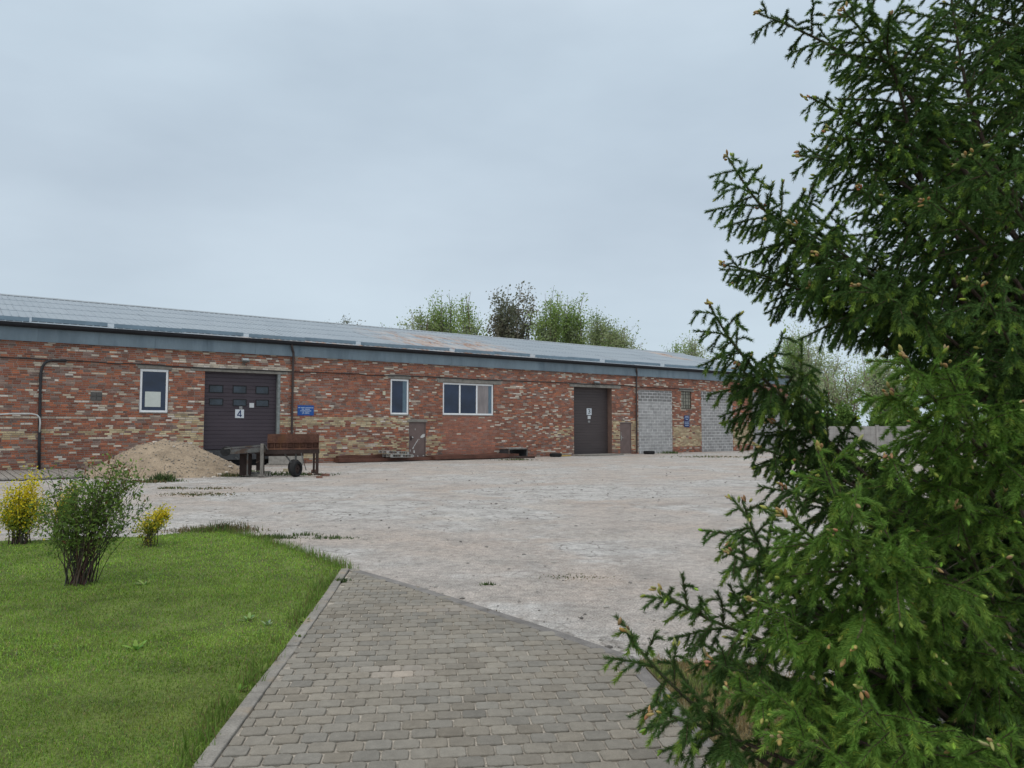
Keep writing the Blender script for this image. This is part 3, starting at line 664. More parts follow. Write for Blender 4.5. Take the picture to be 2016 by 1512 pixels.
# ---- small steel doors
for o, lab, paintloss in ((O_S1, 'small brown steel door with peeling white patches', True), (O_S2, 'small clean brown steel door with a pale handle', False)):
    a, b_, c_, d_ = o; b = MB(); b.box(a+.045, b_-.045, .035, .075, c_+.01, d_-.045); dr = b.build('door', MATS['steel brown'], house, bevel=.006); tag(dr, lab)
    f = MB(); f.box(a+.004, a+.04, .012, .09, c_, d_-.004); f.box(b_-.04, b_-.004, .012, .09, c_, d_-.004); f.box(a+.04, b_-.04, .014, .09, d_-.04, d_-.004); f.build('frame', MATS['steel brown'], dr)
    h = MB(); hx = a+.13; hz = c_+.95; mat('handle steel', (.5, .5, .48), rough=.35, metal=.6, var=.1)
    h.box(hx-.025, hx+.025, .022, .034, hz-.11, hz+.12); h.bar((hx, -.02, hz), (hx+.13, -.02, hz), .02, .02); h.bar((hx, .03, hz), (hx, -.02, hz), .02, .02)
    if not paintloss: h.box(hx-.05, hx-.04, .0, .034, hz-.2, hz+.35)
    h.build('handle', MATS['handle steel'] if not paintloss else MATS['black rubber'], dr)
    if paintloss:
        W_ = b_-a; H_ = d_-c_
        def spot(fx, fz, rx, rz, rot=0, n=12):
            vs = []
            for j in range(n):
                t = 2*math.pi*j/n; r = random.uniform(.75, 1.2); x_, z_ = rx*r*math.cos(t), rz*r*math.sin(t)
                vs.append((a+fx*W_+x_*math.cos(rot)-z_*math.sin(rot), .0325, c_+fz*H_+x_*math.sin(rot)+z_*math.cos(rot)))
            p = MB(); k = len(vs); p.add(vs+[(x, .036, z) for x, _, z in vs], [tuple(range(k))]+[(i, k+i, k+(i+1) % k, (i+1) % k) for i in range(k)]); p.build('paint_patch', MATS['bare white'], dr)
        mat('bare white', (.6, .6, .58), rough=.7, var=.15, scale=20)
        spot(.86, .61, .15, .075, .5); spot(.42, .40, .30, .016, .95, 16); spot(.24, .57, .05, .03, -.9); spot(.27, .27, .05, .03, .8); spot(.33, .17, .045, .075); spot(.30, .045, .03, .04)
        spot(.55, .04, .025, .04); spot(.1, .2, .02, .06); spot(.88, .05, .05, .025); spot(.62, .51, .018, .018); spot(.15, .06, .02, .03); spot(.38, .80, .012, .05)
# ---- grey block infills
mat('grey block', attr=True, rough=.95, var=.14, scale=3, var2=.16, scale2=45, bump=.4, bscale=70, spec=.1)
for bi, o in enumerate((O_B1, O_B2, O_B3)):
    a, b_, c_, d_ = o; b = MB(); b.box(a, b_, .032, .06, 0, d_, (.62, .61, .6)); z_ = 0.0; r = 0
    while z_ < d_-.03:
        z1 = min(z_+.19, d_); u = a-(.0 if r % 2 else .22)-random.uniform(0, .05)
        while u < b_:
            jv = random.choice((.014, .016, .02, .035)); u0, u1 = max(a, u)+jv, min(b_, u+.44)-jv; u += .44
            if u1-u0 < .05: continue
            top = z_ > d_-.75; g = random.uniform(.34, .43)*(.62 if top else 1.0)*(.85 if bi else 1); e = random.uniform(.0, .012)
            s = random.uniform(-.006, .006)
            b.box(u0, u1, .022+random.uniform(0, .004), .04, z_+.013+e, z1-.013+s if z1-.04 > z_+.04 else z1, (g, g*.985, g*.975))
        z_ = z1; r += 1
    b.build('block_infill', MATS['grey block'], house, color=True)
# vent grille
a, b_, c_, d_ = O_VG; b = MB(); mat('vent grey', (.11, .105, .10), rough=.8, var=.2, scale=8)
b.box(a-.02, b_+.02, .012, .03, c_-.02, d_+.02); 
for i in range(2):
    for j in range(2): b.box(a+.02+i*(b_-a-.02)/2, a+(i+1)*(b_-a-.02)/2, .0, .011, c_+.02+j*(d_-c_-.02)/2, c_+(j+1)*(d_-c_-.02)/2)
b.build('vent_grille', MATS['vent grey'], house)

# ---- things fixed on the wall
mat('black cable', (.03, .03, .032), rough=.7, var=.2); mat('white pipe', (.55, .56, .55), rough=.5, var=.1); mat('sign white', (.62, .66, .70), rough=.45, var=.06, scale=6); mat('sign blue', (.012, .085, .33), rough=.4, var=.1, scale=3, spec=.4)
mat('navy letter', (.012, .03, .11), rough=.5, var=0); mat('dark letter', (.03, .045, .055), rough=.5, var=0); mat('pale letter', (.50, .60, .75), rough=.5, var=0)
def wt_obj(mb_, name, mt, u, z, lab, cat, group=None, y=0.0, **k):
    o = mb_.build(name, MATS[mt], **k); at_wall(o, u, y, z); return tag(o, lab, cat, group)
cab = [(-40, 701.5), (0, 703.5), (50, 705), (95, 709), (160, 711), (230, 716), (300, 718), (345, 722), (400, 724.5), (470, 728), (560, 731.5), (630, 734), (690, 736), (705, 736.5), (730, 739), (790, 739.5), (850, 742.5), (960, 748.5), (1030, 751), (1110, 753.5), (1150, 756.5), (1215, 758), (1250, 761.5), (1325, 765), (1400, 769)]
pts = []
for (x0, y0), (x1, y1) in zip(cab[:-1], cab[1:]):
    for t in (0, .33, .66): u_, z_ = wall(x0+(x1-x0)*t, y0+(y1-y0)*t); pts.append((u_, -.06+random.uniform(-.006, .006), z_+random.uniform(-.012, .012)))
u0_ = pts[0][0]; b = MB(); b.tube([(x-u0_, y, z) for x, y, z in pts], .022, 6)
wt_obj(b, 'cable', 'black cable', u0_, 0, 'thin black cable running along the whole brick wall above doors and windows', 'cable', smooth=True)
cp = [(130, 710), (100, 709.5), (90, 713), (83, 722), (80, 735), (79, 770), (78, 820), (77, 870), (76.5, 926)]
pts = [wall(*q) for q in cp]; b = MB(); u0_ = pts[-1][0]; b.tube([(u-u0_, -.05, z) for u, z in pts], .05, 8)
wt_obj(b, 'conduit', 'black conduit', u0_, 0, 'thick black conduit bending down the left end of the brick wall', 'conduit', smooth=True)
cp = [(-40, 816), (0, 816), (25, 814.5), (62, 815), (72, 817), (77.5, 823), (78.5, 832), (77, 851)]
pts = [wall(*q) for q in cp]; b = MB(); u0_ = pts[-1][0]; b.tube([(u-u0_, -.13, z) for u, z in pts], .03, 8)
wt_obj(b, 'pipe', 'white pipe', u0_, 0, 'white pipe bending into the black conduit at the far left', 'pipe', smooth=True)
def sign(nm, r, lab, lines, mt, lt, y, cat='sign', edge_='sign white'):
    u0, u1, z0, z1 = r; w, h = u1-u0, z1-z0; t = wthing(nm, lab, cat, (u0+u1)/2, y, z0)
    b = MB(); b.box(-w/2, w/2, -.014, 0, 0, h); b.build('plate', MATS[mt], t, bevel=.004)
    if lines:
        m_ = MB()
        for (txt, size, zc, wd) in lines:
            if isinstance(txt, tuple):                     # a line too small to read: its letters as fine strokes
                x_ = -wd*w/2; tot_ = sum(txt)+.05*(len(txt)-1)
                for ww in txt:
                    l_ = ww/tot_*wd*w; n_ = max(2, int(l_/(size*h*.8)))
                    for i_ in range(n_): m_.box(x_+l_*i_/n_, x_+l_*(i_+.74)/n_, -.019, -.015, (zc-size*.5)*h, (zc+size*random.uniform(.25, .5))*h)
                    x_ += l_+.05/tot_*wd*w
                continue
            vs, fs = text_mb(txt, size)
            if wd:
                xs = [v[0] for v in vs]; k = wd*w/(max(xs)-min(xs)); c0 = (max(xs)+min(xs))/2; vs = [((v[0]-c0)*k, v[1], v[2]) for v in vs]
            m_.add([(v[0], v[1]-.018, v[2]+zc*h) for v in vs], fs)
        m_.build('lettering', MATS[lt], t)
    return t
s4 = rect(465, 482.5, 806, 823); sign('number_sign', s4, 'white square number sign with a dark blue 4 on the loading door', [], 'sign white', 'navy letter', .155)
t = bpy.data.objects['number_sign']; w, h = s4[1]-s4[0], s4[3]-s4[2]; b = MB()      # the open-topped 4
for p, q, th in (((.60, .90), (.27, .34), .1), ((.60, .90), (.585, .12), .1), ((.22, .31), (.76, .31), .09)):
    b.bar(((p[0]-.5)*w, -.018, p[1]*h), ((q[0]-.5)*w, -.018, q[1]*h), th*w*1.05, .008, up=(0, 1, 0))
b.build('numeral', MATS['navy letter'], t)
s3 = [wu(1154.5, 811), wu(1164, 811), wz(1159, 817), wz(1159, 804.5)]
u, _ = wall(1154.7, 811, .38); u1, _ = wall(1164.3, 811, .38); z0 = wall(1159, 817, .38)[1]; z1 = wall(1159, 804, .38)[1]
sign('number_sign', [u, u1, z0, z1], 'white upright number sign with a dark 3 on the tall brown door', [('3', (z1-z0)*.95, .5, .5)], 'sign white', 'dark letter', .375)
def plain(nm, x0, x1, y0, y1, lab, cat, mt, yy, dots=None):
    u, _ = wall(x0, (y0+y1)/2, yy); u1, _ = wall(x1, (y0+y1)/2, yy); za = wall((x0+x1)/2, y1, yy)[1]; zb = wall((x0+x1)/2, y0, yy)[1]
    b = MB(); b.box(-(u1-u)/2, (u1-u)/2, -.006, 0, 0, zb-za); o = wt_obj(b, nm, mt, (u+u1)/2, za, lab, cat, y=yy)
    return o
mat('note paper', (.60, .62, .63), rough=.7, var=.06, scale=9); mat('grey plate', (.28, .28, .28), rough=.6, var=.5, scale=30)
plain('notice', 491, 500, 793.5, 802.5, 'blank white notice right of the 4 on the loading door', 'notice', 'note paper', .155)
plain('notice', 471, 477.2, 800, 805, 'tiny grey label plate just above the 4 sign', 'notice', 'grey plate', .155)
plain('notice', 1157, 1162.6, 818.5, 825, 'small blank white notice under the 3 sign', 'notice', 'note paper', .375)
plain('notice', 1157.6, 1161.6, 828, 832, 'tiny grey label plate below the white notice on the tall brown door', 'notice', 'grey plate', .375)
sb1 = rect(585.5, 617.5, 798, 818)
sign('blue_sign', sb1, 'blue wall sign with four white lines beside the left downpipe', [((.15, .24, .54), .08, .77, .94), ((.15, .33), .08, .62, .5), ((.68,), .08, .46, .68), ('LR 0002', .15, .26, .44)], 'sign blue', 'pale letter', -.012)
q1 = rect(1346.5, 1357, 818, 828.3); q2 = rect(1346.5, 1357, 829, 841)
mat('sign navy', (.014, .035, .14), rough=.4, var=.1, scale=3, spec=.4)
sign('blue_sign', q1, 'upper small navy sign with white lines under the barred window', [((.6,), .13, .82, .62), ((.8,), .11, .56, .82), ((.5,), .13, .24, .48)], 'sign navy', 'pale letter', -.012)
sign('blue_sign', q2, 'lower small navy sign with white lines under the barred window', [((.8,), .1, .84, .80), ((.8,), .1, .57, .80), ((.3, .3), .12, .30, .62)], 'sign navy', 'pale letter', -.012)
mat('lamp glass', (.38, .41, .42), rough=.2, var=.1); mat('lamp body', (.16, .165, .16), rough=.5, var=.2)
for x0, x1, y0, y1, lab in ((472, 487, 705.5, 714.5, 'square grey floodlight above the loading door'), (1164, 1175, 750.5, 756.5, 'small dark floodlight above the tall brown door')):
    q = rect(x0, x1, y0, y1); w, h = q[1]-q[0], q[3]-q[2]; t = wthing('floodlight', lab, 'floodlight', (q[0]+q[1])/2, 0, q[2], 'floodlights over the doors')
    b = MB(); b.add([(-w/2, -.34, .05), (w/2, -.34, .05), (w/2, -.22, h), (-w/2, -.22, h), (-w*.35, -.2, .0), (w*.35, -.2, .0), (w*.35, -.1, h*.8), (-w*.35, -.1, h*.8)], [(3, 2, 1, 0), (4, 5, 6, 7), (0, 1, 5, 4), (1, 2, 6, 5), (2, 3, 7, 6), (3, 0, 4, 7)]); b.build('housing', MATS['lamp body'], t, bevel=.006)
    b = MB(); b.add([(-w*.4, -.339, .09), (w*.4, -.339, .09), (w*.4, -.236, h*.92), (-w*.4, -.236, h*.92), (-w*.4, -.345, .09), (w*.4, -.345, .09), (w*.4, -.242, h*.92), (-w*.4, -.242, h*.92)], [(4, 5, 6, 7), (0, 1, 5, 4), (1, 2, 6, 5), (2, 3, 7, 6), (3, 0, 4, 7)]); b.build('lens', MATS['lamp glass'], t)
    b = MB(); b.bar((-.04, 0, -.08), (-.04, -.16, .06), .03); b.bar((.04, 0, -.08), (.04, -.16, .06), .03); b.build('bracket', MATS['lamp body'], t)
q = rect(753, 758, 770, 778); b = MB(); b.box(0, q[1]-q[0], -.06, 0, 0, q[3]-q[2]); mat('cream box', (.55, .53, .40), rough=.6, var=.1); wt_obj(b, 'junction_box', 'cream box', q[0], q[2], 'small cream box on the bricks left of the narrow window', 'box', bevel=.008)
# ------------------------------------------------------------------ gravel heap
mat('heap gravel', attr=True, rough=.95, var=.18, scale=3, var2=.25, scale2=26, bump=.6, bscale=34, spec=.1)
hc = P(322, 900, 26.2); HX, HY = hc[0], 26.2
n = 90; V = []; C = []
for i in range(n+1):
    for j in range(n+1):
        x = (i/n-.5)*7.4; y = (j/n-.5)*6.6; a = math.atan2(y, x); r = math.hypot(x/1.0, y/.93)
        rad = 2.52*(1+.06*math.sin(2*a+.6)+.05*math.sin(3*a+2)+(.10 if x > 0 else -.02)*abs(math.cos(a)))
        q = r/rad; h = 1.36*max(0, 1-q)**.92 if q < 1 else 0
        h = 1.52*((1-q)-.16*math.exp(-(q/.22)**2)) if q < 1 else -.05*(q-1)
        h = h-.02
        h += .09*(float(fbm(x*1.3+4, y*1.3))-.5)*(q < 1)+.05*(float(vnoise(x*6, y*6))-.5)*(q < 1.02)
        V.append((HX+x, HY+y, h)); k = .9+.3*(float(fbm(x*2, y*2+9))-.5); C.append((.355*k, .282*k, .205*k))
F = [(i*(n+1)+j, (i+1)*(n+1)+j, (i+1)*(n+1)+j+1, i*(n+1)+j+1) for i in range(n) for j in range(n)]
F = [f for f in F if max(V[k][2] for k in f) > -.03]
heap = mesh_np('gravel_heap', V, F, MATS['heap gravel'], C, smooth=True)
heap.location = (0, 0, 0); tag(heap, 'big beige gravel heap piled in front of the brick wall beside the loading door', 'gravel heap')
VA = np.array(V); Vz = VA[:, 2].reshape(n+1, n+1)
def heap_z(x, y):
    i = (x-HX)/7.4*n+n/2; j = (y-HY)/6.6*n+n/2; return float(Vz[int(np.clip(round(i), 0, n)), int(np.clip(round(j), 0, n))])
b = MB()
for i in range(1500):
    a = random.uniform(0, 2*math.pi); r = 2.7*math.sqrt(random.random()); x, y = HX+r*math.cos(a), HY+r*math.sin(a)*.95-.1
    s = random.choice((.014, .018, .022, .028)) if random.random() > .012 else .07
    g = random.choice((.27, .3, .36, .25)) if s < .07 else .6
    b.blob((x, y, heap_z(x, y)+s*.2), s*random.uniform(.8, 1.5), s, s*.7, (g, g*.9, g*.78), .3)
b.build('heap_stone', MATS['stone'], heap, color=True); bpy.data.objects['heap_stone']['kind'] = 'stuff'

# ------------------------------------------------------------------ hopper conveyor on legs and wheel
mat('rust steel', (.125, .060, .042), rough=.8, var=.35, scale=3, var2=.25, scale2=30, stain=(.16, .075, .035), stain_scale=2.5, stain_lo=.52, stain_hi=.7, stretch=(1, 1, .5))
mat('rust dark', (.045, .030, .026), rough=.85, var=.3, scale=4, var2=.2, scale2=30)
mat('old steel', (.115, .115, .11), rough=.7, var=.3, scale=4, var2=.2, scale2=30, stain=(.09, .06, .045), stain_scale=5, stain_lo=.5, stain_hi=.62)
mat('weathered wood', (.20, .185, .165), rough=.9, var=.3, scale=3, var2=.3, scale2=22, stretch=(6, 6, 1))
MY = 25.0; k = MY/FPX
MB0 = P(575, 900, MY)[:2]; MN = MB0/np.linalg.norm(MB0); MX = np.array([MN[1], -MN[0]]); MRZ = math.atan2(MX[1], MX[0])
def mp(px, py): d = ray(px, py); t = (MB0@MN)/(d[:2]@MN); p = CAMP+d*t; return float((p[:2]-MB0)@MX), float(p[2])
x0 = 0.0; base = (MB0[0], MB0[1], 0)
mach = thing('hopper_conveyor', 'rusty hopper and slatted conveyor on legs with one tyre beside the gravel heap', 'conveyor', base, MRZ)
def q(px, py): x, z = mp(px, py); return x-x0, z
hx0, hz0 = q(527, 855); hx1, hz1 = q(628, 870); _, hz2 = q(528, 884); _, hz3 = q(528, 892); DEP = 1.15
b = MB(); th = .02                       # hopper: flared upper plates, open on top
ya, yb = -.06, DEP
b.add([(hx0, ya-.06, hz0), (hx1, ya-.06, hz0), (hx1, ya, hz1), (hx0, ya, hz1), (hx0, ya-.04, hz0), (hx1, ya-.04, hz0), (hx1, ya+.02, hz1), (hx0, ya+.02, hz1)], [(0, 3, 2, 1), (4, 5, 6, 7), (0, 1, 5, 4), (3, 7, 6, 2), (0, 4, 7, 3), (1, 2, 6, 5)])
b.add([(hx0, yb+.06, hz0), (hx1, yb+.06, hz0), (hx1, yb, hz1), (hx0, yb, hz1), (hx0, yb+.04, hz0), (hx1, yb+.04, hz0), (hx1, yb-.02, hz1), (hx0, yb-.02, hz1)], [(0, 1, 2, 3), (4, 7, 6, 5), (0, 4, 5, 1), (3, 2, 6, 7), (0, 3, 7, 4), (1, 5, 6, 2)])
for xx in (hx0, hx1-.02): b.box(xx, xx+.02, ya-.03, yb+.03, hz1, hz0-.01)
b.box(hx0-.01, hx1+.01, ya-.035, ya+.03, hz1-.012, hz1+.012)
b.build('hopper', MATS['rust steel'], mach)
b = MB(); b.box(hx0, hx1, .02, .04, hz2, hz1-.012)
for i in range(9):
    xx = hx0+.0+(hx1-hx0-.03)*i/8; b.box(xx, xx+.03, -.05, .02, hz2+.02, hz1-.014)
b.box(hx0, hx1, -.06, .02, hz2-.02, hz2+.02)
for i in range(8):
    xx = hx0+.06+(hx1-hx0-.03)*i/8; b.box(xx, xx+.11, .0, .02, hz2+.05+.02*(i % 3), hz1-.05)
b.build('ribbed_skirt', MATS['rust steel'], mach)
b = MB(); b.box(q(519, 0)[0], hx1+.02, -.05, .05, hz3-.03, hz2-.022); b.box(q(519, 0)[0], hx1+.02, DEP-.05, DEP+.05, hz3, hz2-.022)
for xx in (hx0, hx1-.08): b.box(xx, xx+.08, .05, DEP-.05, hz3+.01, hz2-.03)
b.build('frame', MATS['rust dark'], mach, bevel=.006)
def leg(px, w, ztop, y, mt, lean=0):
    xx, _ = q(px, 900); b = MB(); b.bar((xx, y, .06), (xx+lean, y, ztop), w, w*.8); b.box(xx-w*.9, xx+w*.9, y-w*.8, y+w*.8, .05, .09); return b.build('leg', MATS[mt], mach, bevel=.004)
leg(516, .13, q(0, 876)[1], -.12, 'weathered wood'); leg(516, .10, hz3, DEP, 'rust dark'); leg(624.5, .12, hz3, 0, 'rust dark'); leg(620, .09, hz3, DEP, 'rust dark'); leg(487, .055, q(0, 896)[1], .1, 'old steel', .0); leg(487, .055, q(0, 896)[1], .8, 'old steel')
for e0, e1, w_, h_ in (((574, .1, hz3), (590, .1, .42), .07, .05), ((607, -.05, hz3), (617, -.05, .2), .03, .03), ((522, -.05, .48), (531, .1, .53), .035, .035), ((482, .1, .66), (488, .1, .58), .04, .04), ((597, .1, hz3), (597, .1, .36), .06, .06), ((597, -.02, .32), (597, DEP, .32), .06, .06)):
    b = MB(); b.bar((q(e0[0], 0)[0], e0[1], e0[2]), (q(e1[0], 0)[0], e1[1], e1[2]), w_, h_); b.build('brace', MATS['old steel'], mach)
def wheel(parent, x, y, r, w, axis='y', nm='wheel'):
    t = MB(); pr = [(r*.62, -w*.42), (r*.80, -w*.5), (r*.95, -w*.44), (r, -w*.25), (r, w*.25), (r*.95, w*.44), (r*.80, w*.5), (r*.62, w*.42)]
    t.lathe(pr, 28, axis, (x, y, r)); o = t.build(nm, MATS['black rubber'], parent, smooth=False)
    h = MB(); h.lathe([(.03, -w*.3), (r*.3, -w*.32), (r*.62, -w*.2), (r*.62, w*.2), (r*.3, w*.25), (.03, w*.25)], 20, axis, (x, y, r)); h.build('rim', MATS['rust dark'], o); return o
for yy in (-.10, DEP):
    w_ = wheel(mach, 0, 0, .262, .19); w_.location = (q(597.5, 0)[0]-.05*(yy > 0), yy, 0); w_.rotation_euler = (0, 0, R(56))
# slatted conveyor tray
cx0, cz0 = q(433, 883); cx1, cz1 = q(519, 878); _, cb0 = q(0, 898.5); _, cb1 = q(0, 894)
b = MB(); ca = cx0+.16
for y in (-.08, .72):
    b.add([(ca, y, cb0), (cx1, y, cb1), (cx1, y, cb1+.15), (ca, y, cb0+.13), (ca, y+.04, cb0), (cx1, y+.04, cb1), (cx1, y+.04, cb1+.15), (ca, y+.04, cb0+.13)], [(0, 1, 2, 3), (7, 6, 5, 4), (3, 2, 6, 7), (0, 4, 5, 1), (0, 3, 7, 4), (1, 5, 6, 2)])
    b.bar((ca-.02, y, cz0-.005), (cx1, y, cz1+.02), .045, .035)
    for i in range(6):
        t = (i+.9)/6.3; xx = ca+(cx1-ca)*t; b.bar((xx, y, cb0+.12+(cb1+.14-cb0-.12)*t), (xx, y, cz0+(cz1+.02-cz0)*t), .018)
b.build('side_frame', MATS['old steel'], mach)
b = MB()
for i in range(26):
    t = (i+.5)/26; xx = ca+(cx1-ca)*t; zc = cb0+.12+(cb1-cb0+.01)*t; b.box(xx-.02, xx+.02, -.04, .72, zc-.012, zc+.012)
b.box(ca, cx1, -.03, .71, cb0+.03, cb0+.05); b.build('conveyor_belt', MATS['rust dark'], mach)
b = MB(); b.lathe([(.0, -.1), (.15, -.1), (.15, .76), (.0, .76)], 20, 'y', (cx0+.17, 0, (cz0+cb0)/2), closed=False); b.build('roller', MATS['black rubber'], mach)
b = MB(); b.box(cx1-.02, cx1+.06, -.10, .0, cb1-.02, cz1+.06); b.bar((cx1+.03, -.12, cz1+.05), (cx1+.14, -.12, cz1-.12), .03); b.build('end_bracket', MATS['old steel'], mach)
b = MB(); b.box(q(489, 0)[0], q(511, 0)[0], .3, .9, .05, q(0, 899)[1]); b.build('dark_backing', MATS['rust dark'], mach)  # solid dark box added to give the darkness beneath the conveyor
b = MB(); b.box(q(521, 0)[0], q(531, 0)[0], .25, .9, .2, hz3+.01); b.box(q(531, 0)[0], q(612, 0)[0], .5, .62, hz3-.12, hz3+.005); b.build('dark_mass', MATS['rust dark'], mach, bevel=.01)  # dark box and beam, added as the shade under the hopper
# blocks under the legs
mat('block grey', (.30, .285, .26), rough=.95, var=.25, scale=6, var2=.2, scale2=60, bump=.4)
mat('old brick', (.20, .11, .085), rough=.95, var=.3, scale=8, var2=.2, scale2=50)
mat('pale brick', (.38, .34, .24), rough=.95, var=.25, scale=8)
def slab(nm, c, sx_, sy_, sz_, rz, mt, lab, cat, group=None, bev=.008):
    b = MB(); b.box(-sx_/2, sx_/2, -sy_/2, sy_/2, 0, sz_); o = b.build(nm, MATS[mt], bevel=bev); o.location = c; o.rotation_euler = (0, 0, rz); return tag(o, lab, cat, group)
g_ = G(504, 938); slab('concrete_block', (g_[0], g_[1], 0), .52, .34, .09, .15, 'weathered wood', 'flat pale slab lying under the wooden leg of the conveyor', 'block')
slab('concrete_block', (g_[0]-.06, g_[1]+.02, .09), .28, .2, .06, -.1, 'block grey', 'small grey slab on top of the flat slab by the wooden leg', 'block')
g_ = G(527, 938.5); t = thing('hollow_block', 'grey hollow block with two openings standing beside the wooden leg', 'block', (g_[0], g_[1], 0), .1)
b = MB(); w, h = .17, .19
for xx in (-w/2, -.012, w/2-.025): b.box(xx, xx+.025, -.06, .06, 0, h)
for zz in (0.0, h-.025): b.box(-w/2+.025, -.012, -.058, .058, zz+.0005, zz+.025); b.box(.013, w/2-.025, -.058, .058, zz+.0005, zz+.025)
b.build('block_body', MATS['block grey'], t)
for px, py, w, h, rz, lab, mt in ((618, 930, .2, .12, .1, 'dark brick under the right leg of the hopper', 'old brick'), (640, 936, .26, .08, -.15, 'dark brick lying to the right of the hopper leg', 'old brick'), (609, 934, .16, .07, .3, 'small dark brick between the tyre and the right leg', 'old brick'),
                                 (628, 940, .18, .07, .05, 'mossy brick in front of the right hopper leg', 'old brick')):
    g_ = G(px, py+1.5); slab('brick', (g_[0], g_[1]+.05, 0), w, .12, h, rz, mt, lab, 'brick')
for px, lab in ((563.5, 'left pale brick lying in the shade under the hopper'), (577.5, 'right pale brick lying in the shade under the hopper')):
    g_ = G(px, 928.5); slab('brick', (g_[0], g_[1], 0), .2, .12, .11, .05, 'pale brick', lab, 'brick')
g_ = G(556, 919); o = slab('timber_plank', (g_[0]-.05, g_[1], .06), 1.15, .16, .07, .02, 'weathered wood', 'pale grey plank lying behind the hopper legs', 'plank')
g_ = G(550, 917); slab('timber_plank', (g_[0]+.1, g_[1]+.6, 0), 1.4, .3, .4, .02, 'block grey', 'thick pale block standing behind the hopper legs', 'block')

# ------------------------------------------------------------------ things along the wall foot
def foot(px, y): u = wu(px, 900); return u, y
mat('rust sheet', (.10, .045, .032), rough=.8, var=.3, scale=2, var2=.2, scale2=20)
def sheet(px0, px1, y0, y1, h, lab, sag=0.0, lift=0.0):
    u0, u1 = wu(px0, 905), wu(px1, 903); n_ = 16; b = MB(); vs = []
    for i in range(n_+1):
        t = i/n_; u = (u1-u0)*t; zz = lift+.05*math.sin(t*5+px0)**2
        yo = y0-.15*math.sin(t*math.pi)*(sag)
        vs += [(u, yo, .02+zz*.4), (u, yo+.02, .09+h+zz), (u, y1, .10+h+zz), (u, y1, .02)]
    fs = []
    for i in range(n_):
        for j in range(4): fs.append((i*4+j, (i+1)*4+j, (i+1)*4+(j+1) % 4, i*4+(j+1) % 4))
    fs += [(0, 1, 2, 3), (n_*4+3, n_*4+2, n_*4+1, n_*4)]
    b.add(vs, [f[::-1] for f in fs]); return wt_obj(b, 'steel_sheet', 'rust sheet', u0, 0, lab, 'steel sheet', y=0)
sheet(655, 842, -.75, -.12, .06, 'long rusty steel sheet under the old pallet at the wall foot', .3)
sheet(836, 1000, -1.0, -.10, .05, 'rusty steel sheet lying below the three-pane window', 1.4, .06)
sheet(660, 760, -.34, -.05, .20, 'short dark rusty channel against the wall left of the pallet', 0)
# grey pallet stack, tilted on its end
mat('pallet wood', (.36, .35, .33), rough=.9, var=.3, scale=4, var2=.3, scale2=25, stretch=(1, 6, 6))
def pallet(u, y, z, tilt, lab):
    t = wthing('wooden_pallet', lab, 'pallet', u, y, z, 'pallets at the wall foot'); t.rotation_euler = (0, tilt, WANG)
    for i in range(5):
        b = MB(); yy = -.38+i*.19; b.box(-.58, .58, yy-.05, yy+.05, .115, .135); b.build('deck_board', MATS['pallet wood'], t)
    for yy in (-.38, 0, .38):
        b = MB(); b.box(-.58, .58, yy-.05, yy+.05, 0, .02)
        for xx in (-.53, 0, .53): b.box(xx-.06, xx+.06, yy-.045, yy+.045, .02, .095)
        b.build('runner', MATS['pallet wood'], t)
    for xx in (-.53, 0, .53):
        b = MB(); b.box(xx-.055, xx+.055, -.43, .43, .096, .114); b.build('stringer_board', MATS['pallet wood'], t)
    return t
u = wall(781, 895, -.75)[0]; pallet(u+.05, -.75, .21, .02, 'lower grey wooden pallet lying at the wall foot beside the peeling door'); pallet(u-.12, -.68, .37, .07, 'upper grey wooden pallet, tilted, on top of the other pallet')
# old crate frame with planks
u = wall(1015, 890, -.8)[0]; t = wthing('metal_crate', 'grey weathered crate frame with dark open front standing at the wall foot', 'crate', u, -.55, .06)
b = MB(); w, d, h = .62, .5, .40
for xx in (-w, w-.06): b.box(xx, xx+.06, -d, -d+.07, 0, h)
b.box(-w, w, -d-.01, -d+.05, h, h+.05); b.box(-w+.06, w-.06, -d, -d+.06, 0, .05); b.build('crate_frame', MATS['old steel'], t)
b = MB(); b.box(-w, w, .3, .34, 0, h); b.box(-w+.02, -w+.05, -d+.07, .3, .02, h-.01); b.box(w-.05, w-.02, -d+.07, .3, .02, h-.01); b.build('side_panel', MATS['leveller steel'], t)
b = MB(); b.box(-w+.06, w-.06, -d+.062, .29, .0, .03); b.build('crate_floor', MATS['rust dark'], t)
b = MB()
for i in range(6): b.box(-w-.02, w+.02, -d+.06+i*.14, -d+.17+i*.14, h+.052, h+.075)
b.build('lid', MATS['pallet wood'], t)
for px0, y0, px1, y1, lab in ((1000, -1.0, 1032, -1.6, 'dark beam lying on the ground before the weathered crate'), (1028, -1.1, 1053, -1.5, 'dark beam end sticking out right of the weathered crate')):
    a_ = w2w(wall(px0, 900, y0)[0], y0, .06); c_ = w2w(wall(px1, 900, y1)[0], y1, .05); b = MB(); b.bar((0, 0, 0), tuple(c_-a_), .11, .1); o = b.build('beam', MATS['rust dark'], bevel=.006); o.location = tuple(a_); tag(o, lab, 'beam')
